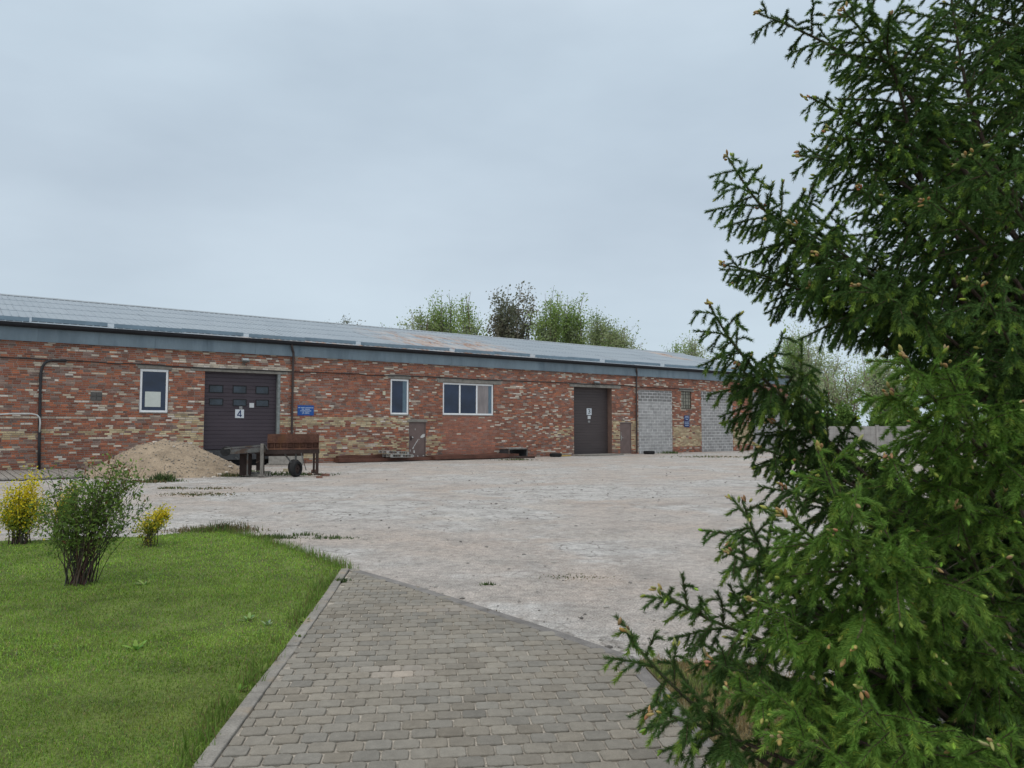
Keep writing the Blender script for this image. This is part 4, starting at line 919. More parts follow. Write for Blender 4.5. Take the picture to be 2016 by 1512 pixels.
# tyres lying by the tall door
def tyre(u, y, lab, r=.33, wd=.20):
    b = MB(); pr = [(r*.58, -wd*.36), (r*.66, -wd*.48), (r*.82, -wd*.5), (r*.95, -wd*.42), (r, -wd*.25), (r, wd*.25), (r*.95, wd*.42), (r*.82, wd*.5), (r*.66, wd*.48), (r*.58, wd*.36), (r*.63, 0)]
    b.lathe(pr, 32, 'z', (0, 0, wd/2))
    for i in range(40):
        t = 2*math.pi*i/40; b.bar((r*.985*math.cos(t), r*.985*math.sin(t), wd*.2), (r*.985*math.cos(t+.1), r*.985*math.sin(t+.1), wd*.8), .03, .02, up=(math.cos(t), math.sin(t), 0))
    return wt_obj(b, 'tyre', 'black rubber', u, 0, lab, 'tyre', 'old tyres by the tall brown door', y=y)
tyre(wall(1094, 897, -.75)[0], -.75, 'black tyre lying at the wall foot left of the tall brown door'); tyre(wall(1278, 895, -.9)[0], -.9, 'black tyre lying in front of the grey block panel')
mat('yellow paint', (.42, .30, .10), rough=.7, var=.2, scale=8)
b = MB(); b.bar((0, 0, .04), (.62, -.1, .05), .12, .07); wt_obj(b, 'yellow_beam', 'yellow paint', wall(1104, 898, -.7)[0], 0, 'short yellow beam lying right of the tyre', 'beam', y=-.7, bevel=.008)
b = MB(); b.box(-1.55, 1.5, -.9, .3, 0, .07); wt_obj(b, 'door_apron', 'concrete', wu(1166, 895), 0, 'low concrete apron in front of the tall brown door', 'apron', y=-.2, bevel=.02)
# boards leaning at the far left
mat('grey boards', (.27, .25, .225), rough=.9, var=.25, scale=4, var2=.25, scale2=26, stretch=(5, 1, 1))
ul = wu(-150, 935); ur = wu(150, 930)
b = MB(); u = ul
while u < ur-.1:
    w = .21; b.box(u-ul, u-ul+w-.035, -5.6+random.uniform(-.15, .15), -.25, .03, .075+random.uniform(-.006, .006)); u += w
b.box(0, ur-ul, -5.3, -5.2, .0, .03); b.box(0, ur-ul, -.45, -.35, .0, .03)
wt_obj(b, 'boardwalk', 'grey boards', ul, 0, 'low walkway of grey boards along the wall at the far left', 'boardwalk')

# ------------------------------------------------------------------ concrete fence at the right
mat('fence concrete', (.33, .315, .30), rough=.92, var=.2, scale=2, var2=.15, scale2=40)
fp = P(1665, 842, 54.0); fa = -R(9); fc = thing('concrete_fence', 'low grey panel fence with posts to the right of the warehouse', 'fence', (float(fp[0]), float(fp[1]), 0), fa)
PWD = 2.08
for i in range(-2, 12):
    b = MB(); b.box(i*PWD-.08, i*PWD+.08, -.1, .1, 0, 1.74); b.box(i*PWD-.10, i*PWD+.10, -.12, .12, 1.74, 1.79); b.build('post', MATS['fence concrete'], fc)
    if i == 11: break
    b = MB(); b.box(i*PWD+.08, (i+1)*PWD-.08, -.02, .04, 0, 1.70)
    for r in range(9):
        for c in range(5):
            ww = (PWD-.16)/5; xo = i*PWD+.08+c*ww; b.box(xo+.012, xo+ww-.012, -.038, -.021, .02+r*.185, .02+r*.185+.165)
    b.build('panel', MATS['fence concrete'], fc)

# ------------------------------------------------------------------ leaves, trees and shrubs
mat('leaf', attr=True, rough=.7, var=0, spec=.12, transl=.45)
mat('bark', attr=True, rough=.95, var=.25, scale=6, var2=.2, scale2=40)
def leaf_quads(Pn, size, col, aspect=.55, droop=0.0):
    Pn = np.asarray(Pn); n = len(Pn); size = np.broadcast_to(size, (n,))
    d = rng.normal(size=(n, 3)); d[:, 2] -= droop; d /= np.linalg.norm(d, axis=1)[:, None]
    e = rng.normal(size=(n, 3)); s = np.cross(d, e); s /= np.linalg.norm(s, axis=1)[:, None]+1e-9
    l = d*size[:, None]; w = s*(size*aspect/2)[:, None]
    V = np.stack([Pn, Pn+l*.5+w, Pn+l, Pn+l*.5-w], 1).reshape(-1, 3); o = np.arange(n)[:, None]*4
    return V, o+[[0, 1, 2, 3]], np.repeat(col, 4, axis=0)
g1 = 'trees behind the roof'
# bushes over the fence
def bush(nm, lab, px, ytop, Y, wpx, n_, leaf, cols, seed, group=None):
    rr_ = np.random.default_rng(seed); p = P(px, ytop, Y); H = float(p[2]); w = wpx/FPX*Y
    t = thing(nm, lab, 'bush', (float(p[0]), Y, 0), 0, group); b = MB(); rg = random.Random(seed); tips = []
    for i in range(26):
        a = rg.uniform(0, 6.28); r = w*math.sqrt(rg.random()); tip = (r*math.cos(a), r*math.sin(a)*.6, H*(rg.uniform(.6, 1)-.25*(r/w)**2)); tips.append(tip)
        b.tube([(tip[0]*.1, tip[1]*.1, 0), (tip[0]*.5, tip[1]*.5, tip[2]*.55), tip], [.04, .03, .01], 5, (.1, .08, .06), cap=False)
    b.build('stem', MATS['bark'], t, color=True)
    T = np.array(tips)[rr_.integers(0, len(tips), n_)]; f = rr_.random(n_)[:, None]**.5; Pn = T*np.c_[f*.4+.6, f*.4+.6, f]+rr_.normal(size=(n_, 3))*.16*w**.5
    Pn[:, 2] = np.maximum(Pn[:, 2], .1); cc = np.array(cols)[rr_.integers(0, len(cols), n_)]*(.6+.8*rr_.random(n_))[:, None]
    V, F, C = leaf_quads(Pn, leaf, cc, .6); mesh_np('foliage', V, F, MATS['leaf'], C, t); return t
GB = [(.13, .22, .05), (.16, .26, .06), (.10, .18, .045)]
bush('leafy_bush', 'green bush behind the concrete fence under the bare stem', 1655, 788, 66, 34, 2600, .3, GB, 41, 'bushes behind the fence')
bush('leafy_bush', 'low green bush behind the concrete fence, right of the bare stem', 1728, 808, 64, 40, 2600, .3, GB, 42, 'bushes behind the fence')
bush('leafy_bush', 'green bush behind the fence next to the warehouse end', 1596, 790, 68, 38, 2600, .3, GB, 43, 'bushes behind the fence')
bush('leafy_bush', 'green bush behind the fence at the far right', 1800, 800, 62, 45, 2600, .3, GB, 44, 'bushes behind the fence')
# shrubs on the lawn
def shrub(nm, lab, px, py, seed, tips_px, nst, stem_col, r0, leafcols, nleaf, leaf, lo=.35, aspect=.4, cluster=.05, depth=.5, spreadb=.10, cat='shrub', power=.6, sc=1.0, Yd=None, group=None, parts=('stem', 'foliage')):
    """stems fan from the foot to tips picked inside a crown outline"""
    rg = random.Random(seed); rr_ = np.random.default_rng(seed); g_ = G(px, py, .02) if Yd is None else P(px, py, Yd)*np.array([1, 1, 0]); Y = float(g_[1]); t = thing(nm, lab, cat, (float(g_[0]), Y, .02 if Yd is None else 0), 0, group)
    poly = [((P(x, y, Y)-g_)[0], (P(x, y, Y)-g_)[2]) for x, y in tips_px]; xs = [p[0] for p in poly]; zs = [p[1] for p in poly]; W_ = max(xs)-min(xs)
    b = MB(); paths = []
    k = 0
    while k < nst:
        x, z = rg.uniform(min(xs), max(xs)), rg.uniform(min(zs), max(zs))
        if not inpoly(np.array([x]), np.array([z]), poly)[0]: continue
        if rg.random() > .25+.75*(z-min(zs))/(max(zs)-min(zs)+1e-6): continue
        k += 1; y = rg.uniform(-1, 1)*depth*W_*.5*math.sqrt(max(.05, 1-(2*(x-(max(xs)+min(xs))/2)/W_)**2)); bx, by = rg.uniform(-spreadb, spreadb)+x*.08, rg.uniform(-spreadb, spreadb)
        pts = []
        for i in range(8):
            s = i/7; pts.append(np.array([bx+(x-bx)*s**(1.15)+rg.gauss(0, .012*sc)*(i > 0), by+(y-by)*s**1.15+rg.gauss(0, .012*sc), z*s**.92]))
        r = r0*rg.uniform(.6, 1.1); b.tube(pts, [max(.0016, r*(1-.85*i/7)) for i in range(8)], 5, tuple(c*rg.uniform(.7, 1.3) for c in stem_col), cap=False); paths.append(pts)
        for j in range(3 if sc == 1 else 9):
            s = rg.uniform(.45, .9)*7; i = int(s); o = pts[i]+(pts[i+1]-pts[i])*(s-i); e = o+np.array([rg.gauss(0, .10), rg.gauss(0, .10), abs(rg.gauss(.10, .06))])*(min(1.3, W_) if sc == 1 else sc)
            b.tube([o, (o+e)/2+np.array([0, 0, -.01]), e], [.003*sc*.7, .0025*sc*.7, .0015*sc*.7], 4, stem_col, cap=False); paths.append([o+(e-o)*q/7 for q in range(8)])
    b.build(parts[0], MATS['bark'], t, color=True)
    A = np.array(paths); n_ = nleaf; pi = rr_.integers(0, len(A), n_); s = lo+(1-lo)*rr_.random(n_)**power; short = np.array([np.linalg.norm(p[-1]-p[0]) for p in paths])[pi] < .45*sc; s = np.where(short, rr_.random(n_), s)*6.99
    i = s.astype(int); f = (s-i)[:, None]; Pn = A[pi, i]*(1-f)+A[pi, i+1]*f+rr_.normal(size=(n_, 3))*cluster
    Pn = Pn[Pn[:, 2] > .02]; n_ = len(Pn); zt = np.clip((Pn[:, 2]-min(zs))/(max(zs)-min(zs)+1e-6), 0, 1)
    cc = leafcols(rr_, n_, zt, Pn)
    V, F, C = leaf_quads(Pn, leaf*(.6+.7*rr_.random(n_)), cc, aspect); mesh_np(parts[1], V, F, MATS['leaf'], C, t); return t
def green_cols(rr_, n_, zt, Pn):
    c = np.array([(.165, .26, .06), (.14, .23, .06), (.21, .30, .065)])[rr_.integers(0, 3, n_)]*(.6+.75*rr_.random(n_))[:, None]
    red = rr_.random(n_) < np.clip((zt-.55)*.55+.10*(Pn[:, 0] > .35), .01, .6); c[red] = np.array([.20, .095, .055])*(.6+.8*rr_.random(red.sum()))[:, None]; return c
shrub('green_shrub', 'green shrub with many dark stems and reddish shoot tips on the lawn', 153, 1150, 51, [(78, 1030), (66, 990), (80, 945), (105, 912), (150, 918), (170, 898), (205, 898), (228, 915), (240, 888), (268, 878), (280, 915), (275, 945), (300, 980), (290, 1015), (268, 1040), (225, 1050), (105, 1050)], 84, (.085, .066, .052), .0065, green_cols, 4900, .046, lo=.50, aspect=.42, cluster=.042, power=.8)
def yel(rr_, n_, zt, Pn):
    c = np.array([(.84, .68, .04), (.88, .73, .07), (.74, .65, .05)])[rr_.integers(0, 3, n_)]*(.65+.5*rr_.random(n_))[:, None]
    gr = rr_.random(n_) < np.clip(.85-zt*1.3, .12, .85); c[gr] = np.array([.26, .32, .05])*(.6+.8*rr_.random(gr.sum()))[:, None]; return c
shrub('yellow_shrub', 'large bright yellow shrub with one tall spire at the left edge', 38, 1070, 52, [(-8, 1010), (-6, 985), (10, 965), (25, 952), (46, 950), (56, 912), (64, 912), (64, 948), (85, 962), (104, 985), (92, 1015), (70, 1035), (10, 1040)], 40, (.06, .05, .035), .010, yel, 5600, .036, lo=.35, aspect=.6, cluster=.065, power=.7)
shrub('yellow_shrub', 'yellow shrub half hidden behind the green shrub', 118, 1062, 53, [(92, 1030), (88, 985), (100, 955), (125, 965), (150, 945), (168, 943), (150, 985), (140, 1030)], 22, (.06, .05, .035), .007, yel, 1500, .032, lo=.4, aspect=.6, cluster=.04)
shrub('yellow_shrub', 'small yellow shrub leaning to the right of the green shrub', 287, 1075, 54, [(262, 1050), (258, 1035), (280, 1010), (300, 1008), (322, 990), (342, 985), (338, 1005), (335, 1030), (315, 1050)], 26, (.065, .05, .035), .006, yel, 2300, .03, lo=.35, aspect=.6, cluster=.03)
# ---- trees seen over the roof, each grown into its own outline
def tcols(*cs):
    def f(rr_, n_, zt, Pn):
        c = np.array(cs)*1.4; k = np.clip(((vnoise(Pn[:, 0]*.45+3, Pn[:, 2]*.45+7))*1.15+rr_.normal(0, .12, n_))*len(cs), 0, len(cs)-1).astype(int); return c[k]*(.85+.3*rr_.random(n_))[:, None]
    return f
ZT = lambda pts: [(780+x/3.733, 520+y/3.733) for x, y in pts]
PL = tcols((.21, .26, .12), (.26, .30, .16), (.17, .24, .09)); FR = tcols((.24, .29, .15), (.22, .29, .10), (.19, .27, .085)); DK = tcols((.15, .155, .105), (.17, .16, .12), (.125, .135, .09)); WH = tcols((.25, .31, .16), (.30, .34, .21), (.20, .28, .11))
for lab, px, Yd, seed, out_, nst, cf, nl, lf, lo, bk in (
  ('leftmost loose pale tree rising behind the roof', 842, 96, 211, [(80, 360), (130, 300), (175, 290), (215, 320), (260, 400), (240, 490), (180, 470), (110, 430)], 16, PL, 1700, .30, .66, (.16, .14, .12)),
  ('broad green-topped tree second from the left behind the roof', 880, 98, 212, [(240, 240), (300, 215), (390, 205), (440, 225), (470, 260), (470, 380), (500, 440), (440, 520), (330, 500), (260, 400), (225, 310)], 26, FR, 3300, .30, .66, (.16, .14, .12)),
  ('slim green tree just left of the dark poplar', 926, 94, 213, [(480, 250), (520, 185), (570, 200), (610, 270), (600, 350), (620, 440), (560, 530), (510, 480), (490, 350)], 15, FR, 1700, .30, .66, (.16, .14, .12)),
  ('tall dark poplar with upright limbs, highest behind the roof', 1003, 100, 214, [(640, 260), (690, 150), (760, 140), (820, 110), (890, 115), (960, 125), (1010, 190), (1010, 330), (990, 450), (950, 560), (860, 580), (740, 540), (680, 440), (650, 350)], 34, DK, 3300, .42, .62, (.10, .09, .075)),
  ('green tree just right of the dark poplar', 1080, 96, 215, [(1040, 210), (1090, 160), (1185, 165), (1220, 220), (1210, 330), (1180, 430), (1130, 580), (1080, 550), (1030, 430), (1050, 320)], 22, FR, 3200, .30, .66, (.16, .14, .12)),
  ('bright green tree in the middle of the right group behind the roof', 1126, 98, 216, [(1220, 210), (1270, 230), (1330, 230), (1375, 215), (1420, 270), (1390, 400), (1370, 600), (1260, 610), (1220, 480)], 24, FR, 3600, .30, .64, (.16, .14, .12)),
  ('wide pale tree on the right of the group behind the roof', 1172, 95, 217, [(1400, 330), (1500, 300), (1560, 370), (1600, 420), (1560, 600), (1400, 620)], 24, PL, 3400, .28, .6, (.16, .14, .12)),
  ('lowest sloping pale tree at the right end of the group', 1214, 93, 218, [(1560, 430), (1640, 420), (1730, 460), (1770, 550), (1850, 570), (1840, 650), (1600, 660), (1540, 600)], 26, PL, 3200, .28, .55, (.16, .14, .12)),
  ('small dark tree tip above the roof ridge left of the group', 681, 110, 219, [(-400, 410), (-390, 385), (-372, 372), (-352, 385), (-340, 410), (-345, 460), (-395, 460)], 7, DK, 420, .34, .8, (.10, .09, .075)),
  ('tiny pale tree tip above the roof ridge', 752, 118, 220, [(-125, 440), (-110, 418), (-92, 428), (-85, 460), (-120, 470)], 5, PL, 160, .30, .85, (.16, .14, .12)),
  ('small whitish tree low over the far roof end', 1355, 92, 221, [(1960, 640), (2010, 590), (2080, 545), (2160, 520), (2230, 560), (2280, 640), (2250, 720), (2000, 720)], 26, WH, 3000, .27, .6, (.2, .18, .15)),
  ('tall whitish tree right of the roof end behind the spruce', 1590, 88, 222, [(2780, 700), (2800, 560), (2860, 470), (2960, 430), (3080, 440), (3180, 520), (3260, 640), (3260, 800), (3120, 900), (2900, 880)], 40, WH, 5200, .25, .5, (.22, .19, .16)),
  ('thin sparse tree with a bare stem above the concrete fence', 1664, 74, 223, [(3080, 820), (3130, 720), (3240, 680), (3360, 700), (3460, 800), (3460, 920), (3350, 1000), (3200, 980)], 16, WH, 1500, .22, .7, (.22, .16, .13)),
  ('pale tree at right over the concrete fence', 1745, 84, 224, [(3380, 800), (3450, 680), (3600, 620), (3750, 660), (3840, 800), (3820, 960), (3600, 1040), (3420, 980)], 34, WH, 3800, .25, .55, (.2, .18, .15)),
  ('pale tree at the far right behind the spruce', 1890, 80, 225, [(3900, 760), (4000, 620), (4200, 560), (4400, 640), (4450, 860), (4300, 1000), (4000, 960)], 34, PL, 3800, .27, .55, (.2, .18, .15))):
    shrub('birch_tree' if cf is not DK else 'poplar_tree', lab, px, 800, seed, ZT(out_), nst, bk, .14, cf, int(nl*3.0), lf*.88, lo=lo, aspect=.65, cluster=.34, depth=.8, spreadb=.35, cat='tree', power=.8, sc=11.0, Yd=Yd, group=g1 if px < 1240 else 'pale trees behind the fence', parts=('trunk', 'crown'))
# weeds and tufts
mat('weed leaf', attr=True, rough=.55, var=0, spec=.3, transl=.2)
def tuft(px, py, w, h, n_, lab, cols, seed, group='weeds on the yard', nm='weed_clump', blade=True, leafw=.02, depth=.4):
    rr_ = np.random.default_rng(seed); g_ = G(px, py); t = thing(nm, lab, 'weed', (float(g_[0]), float(g_[1]), 0), 0, group)
    x = rr_.normal(0, w/2.2, n_); y = rr_.normal(0, w/2.2*depth, n_); hh = h*(.35+.65*rr_.random(n_))*np.exp(-(x/w)**2)
    cc = np.array(cols)[rr_.integers(0, len(cols), n_)]*(.65+.7*rr_.random(n_))[:, None]
    V, F, C = blades(x, y, np.zeros(n_), hh, leafw, cc, 1.0 if blade else 1.4); mesh_np('leaves', V, F, MATS['weed leaf'], C, t); return t
WG = [(.07, .12, .03), (.09, .13, .04), (.055, .095, .03)]; WD = [(.16, .13, .06), (.11, .12, .045), (.20, .14, .07), (.08, .11, .035)]
tw = [(415, 1046, .9, .11, 700, 'dry brown weeds along the far lawn corner', WD, 61), (432, 1048, .35, .24, 160, 'taller green weed tuft at the far lawn corner', WG+WD[:1], 62), (462, 1046, .5, .20, 180, 'reddish dry stalks right of the tall weed tuft', WD, 63), (540, 1060, .40, .09, 260, 'green weed patch on the gravel past the lawn corner', WG, 64), (600, 1054, .30, .07, 120, 'small green weeds right of the weed patch', WG, 65), (655, 1060, .42, .06, 200, 'low green weed strip nearest the path corner', WG, 66),
      (322, 948, .55, .36, 260, 'green weed tuft at the front foot of the gravel heap', WG, 67), (445, 938, .9, .16, 260, 'thin grass at the right foot of the gravel heap', WG+WD, 68), (285, 950, 1.0, .14, 200, 'dry grass at the left foot of the gravel heap', WD, 69), (337, 962, .5, .08, 120, 'flat weeds on the gravel before the heap', WG+WD, 70), (395, 974, 1.4, .05, 300, 'long flat strip of dry weeds on the yard', WD, 71), (418, 962, 1.0, .05, 160, 'upper flat strip of dry weeds on the yard', WD, 72),
      (1016, 906, 1.2, .12, 200, 'grass tuft in front of the weathered crate', WG+WD, 73), (550, 935, 2.0, .14, 420, 'dark grass growing under the hopper', WG, 74), (470, 932, 1.4, .2, 320, 'grass growing under the conveyor beside the heap', WG, 75), (1130, 1137, .5, .02, 130, 'thin line of flat weeds in the middle of the yard', WG+WD, 76), (961, 1152, .1, .05, 40, 'single small weed on the gravel near the path', WG, 77), (966, 1208, .1, .05, 40, 'small reddish weed at the path edge', [(.15, .06, .03), (.1, .08, .03)], 78),
      (672, 1150, .16, .09, 120, 'weed tuft growing over the kerb near the path corner', WG, 79), (1400, 900, 3.0, .12, 350, 'weedy strip along the grey block panels', WG+WD, 80), (1318, 893, .8, .25, 140, 'green tuft at the wall between tyre and block panel', WG, 81), (690, 905, .5, .2, 90, 'green tuft by the rusty channel', WG, 82), (930, 880+22, .9, .35, 0, '', WG, 83)]
for a in tw:
    if a[4]: tuft(*a[:4], a[4], a[5], a[6], a[7], leafw=.012 if a[1] > 1000 else .03)
def dock(px, py, h, n_, lab, seed, col=(.17, .30, .06)):
    rg = random.Random(seed); g_ = G(px, py); t = thing('broadleaf_weed', lab, 'weed', (float(g_[0]), float(g_[1]), .01), 0, 'broadleaf weeds'); b = MB()
    for i in range(n_):
        a = rg.uniform(0, 6.28); l = h*rg.uniform(.6, 1.3); d = np.array([math.cos(a), math.sin(a), 0]); s = np.array([-d[1], d[0], 0]); el = rg.uniform(.35, 1.2); c = tuple(x*rg.uniform(.8, 1.4) for x in col); pts = []
        for k_ in range(6):
            f = k_/5; p = d*l*f*math.cos(el)+np.array([0, 0, l*(f*math.sin(el)-.45*f*f*math.sin(el))]); w = l*.10*math.sin(math.pi*(.12+.88*f))**.8*(1 if k_ < 5 else .1); pts += [tuple(p-s*w), tuple(p+np.array([0, 0, -w*.25])), tuple(p+s*w)]
        b.add(pts, [(k_*3+j, k_*3+j+1, k_*3+j+4, k_*3+j+3) for k_ in range(5) for j in (0, 1)], c)
    b.build('leaves', MATS['weed leaf'], t, color=True, smooth=True)
dock(268, 1284, .11, 12, 'broad-leaved dock weed in the middle of the lawn', 91); dock(490, 1226, .10, 11, 'pale broad-leaved weed in the lawn left of the kerb', 92, (.20, .30, .10)); dock(527, 1236, .085, 8, 'small whitish broad-leaved weed nearest the kerb in the lawn', 93, (.26, .34, .16)); dock(285, 1155, .11, 12, 'small broad-leaved weed right of the green shrub', 94, (.2, .3, .1))
for i, (px, py) in enumerate(((632, 1163), (626, 1185), (600, 1230), (517, 1330), (470, 1366), (588, 1262))):
    dock(px, py, .09, 9, ['light green kerb weed highest up the path', 'light green weed second from the path corner along the kerb', 'bushy weed in the gap of the kerb', 'bright green rosette weed by the kerb halfway down', 'upright bright weed by the kerb nearest the photo bottom', 'small leafy weed by the kerb below the gap'][i], 100+i, (.12, .20, .03))
# ------------------------------------------------------------------ the big spruce in the foreground
mat('needles', attr=True, rough=.55, var=0, spec=.22, transl=.22)
mat('spruce bark', attr=True, rough=.95, var=.3, scale=14, var2=.25, scale2=70, bump=.5, bscale=60)
mat('bud', attr=True, rough=.6, var=.12, scale=60, transl=.2)
sg = random.Random(2024)
TX, TY = 3.05, 4.15
spruce = thing('spruce_tree', 'large dark green spruce filling the right side with upswept limbs and orange and lime buds', 'tree', (TX, TY, 0))
SEG = []; BUD = []; BARK = MB()          # SEG: p0, p1, needle length, tint index, brightness
UP = np.array([0, 0, 1.])
def nrm(v): return v/(np.linalg.norm(v)+1e-12)
def curve(p, d, l, droop, lift, n):
    pts = [p]; q = p
    for i in range(n):
        t = (i+1)/n; dd = nrm(d-UP*droop*t+UP*lift*t*t+np.array([sg.gauss(0, .05), sg.gauss(0, .05), sg.gauss(0, .04)])); q = q+dd*l/n; pts.append(q)
    return pts
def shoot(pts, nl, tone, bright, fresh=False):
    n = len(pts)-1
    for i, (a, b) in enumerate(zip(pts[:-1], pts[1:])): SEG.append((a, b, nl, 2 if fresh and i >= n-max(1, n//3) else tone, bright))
def bud(p, d, kind, s=1.0): BUD.append((p, d, kind, s))
VIS = lambda p: (lambda c: -200 < c[0] < 2300 and -350 < c[1] < 1900)(proj(p)) if p[1] > .4 else False
def lateral(p, d, l, bright, tone, budk, hang):
    """a side branch carrying two rows of drooping twigs"""
    n = max(3, int(l/.045)); pts = curve(p, d, l, .42+hang*.45, .32, n)
    shoot(pts, .021, tone, bright); BARK.tube(pts[::2] if len(pts) > 4 else pts, [.0042*max(.35, l/.5)*(1-.8*i/len(pts))+.0012 for i in range(len(pts[::2] if len(pts) > 4 else pts))], 4, (.10, .075, .05), cap=False)
    if sg.random() < budk*.5:
      for _b in range(sg.choice((1, 2, 3))): bud(pts[-1]+np.array([sg.gauss(0, .004), sg.gauss(0, .004), sg.gauss(0, .003)]), nrm(nrm(pts[-1]-pts[-2])+np.array([sg.gauss(0, .35), sg.gauss(0, .35), sg.gauss(0, .3)])), sg.choice((0, 0, 0, 1)), .85)
    k = .035
    s = 1
    while k < l-.02:
        f = k/l*n; i = min(n-1, int(f)); o = pts[i]+(pts[i+1]-pts[i])*(f-i); ax_ = nrm(pts[i+1]-pts[i]); sd_ = np.cross(ax_, UP)
        if np.linalg.norm(sd_) < .1: sd_ = np.cross(ax_, np.array([1., 0, 0]))
        sd_ = nrm(sd_)*s; s = -s
        tl = min(.19, .045+.6*(l-k))*sg.uniform(.6, 1.1)*min(1, .5+k/.1)
        dd = nrm(ax_*.8+sd_*.58+UP*(-.18-hang*.8*sg.random())); m = max(2, int(tl/.04)); tp = curve(o, dd, tl, .35+hang, .16, m)
        shoot(tp, .022, tone, bright*sg.uniform(.85, 1.15), sg.random() < .5)
        if sg.random() < budk*.12: bud(tp[-1], nrm(tp[-1]-tp[-2]), 0, .8)
        if tl > .1 and sg.random() < .6:
            o2 = tp[m//2]; d2 = nrm(nrm(tp[-1]-tp[0])*.7+np.cross(dd, UP)*sg.choice((-.7, .7))-UP*.2*hang); t2 = curve(o2, d2, tl*.45, .3, .1, 2); shoot(t2, .019, tone, bright)
        k += sg.uniform(.028, .046)
def limb(tip_px, depth0, depth1, reach=1.5, lmax=.42, bright=1.0, budk=.5, hang=.5, tone=0, tipbud=2, thick=.014, dens=1.0):
    """a limb from its tip (first pixel) inwards to the trunk; laterals along the outer part"""
    ctl = []; n0 = len(tip_px)
    for i, (x, y) in enumerate(tip_px): ctl.append(P(x, y, depth0+(depth1-depth0)*i/max(1, n0-1)))
    last = ctl[-1]; ztr = max(.15, last[2]-.75*math.hypot(last[0]-TX, last[1]-TY)); ctl.append(np.array([TX, TY, ztr]))
    pts = [ctl[0]]                                    # resample by arc length
    for a, b in zip(ctl[:-1], ctl[1:]):
        m = max(1, int(np.linalg.norm(b-a)/.06))
        for i in range(m): pts.append(a+(b-a)*(i+1)/m)
    A = np.array(pts)
    for _ in range(4): A[1:-1] = (A[:-2]+A[1:-1]*2+A[2:])/4
    seg = np.linalg.norm(np.diff(A, axis=0), axis=1); S_ = np.r_[0, np.cumsum(seg)]; T_ = S_[-1]
    rad = [.003+thick*.62*min(1.9, s_/1.1) for s_ in S_]; BARK.tube(A, rad, 7, (.085, .062, .048), cap=False)
    nb_ = int(np.searchsorted(S_, min(.8, reach*.7))); shoot(list(A[:max(2, nb_)]), .020, tone, bright*1.05)
    ax0 = nrm(A[0]-A[min(3, len(A)-1)])
    for j in range(tipbud*2+1): bud(A[0]+np.array([sg.gauss(0, .010), sg.gauss(0, .010), sg.gauss(0, .008)]), nrm(ax0+np.array([sg.gauss(0, .5), sg.gauss(0, .5), sg.gauss(.1, .4)])), (2 if sg.random() < .6 else 1) if tipbud > 1 else 0, 1.0)
    k = .05; az = sg.uniform(0, 6.28); R_ = min(T_-.1, reach)
    while k < R_:
        i = int(np.searchsorted(S_, k))-1; i = min(max(i, 0), len(A)-2); o = A[i]+(A[i+1]-A[i])*((k-S_[i])/(seg[i]+1e-9)); ax_ = nrm(A[i]-A[i+1]); e1 = nrm(np.cross(ax_, UP)+1e-6); e2 = np.cross(ax_, e1)
        az += 2.4+sg.uniform(-.5, .5); rd = e1*math.cos(az)+e2*math.sin(az)
        if rd[2] < -.55 and sg.random() < .6: k += .01; continue
        fo = 1 if k < R_*.75 else .75
        l = min(lmax*1.18, .085+.58*k)*sg.uniform(.65, 1.15)*fo*(1.0 if abs(rd[2]) < .6 else .72)
        if VIS(o): lateral(o, nrm(ax_*.62+rd*.8), l, bright*sg.uniform(.85, 1.15), tone, budk, hang)
        k += sg.uniform(.030, .054)/dens
    return A
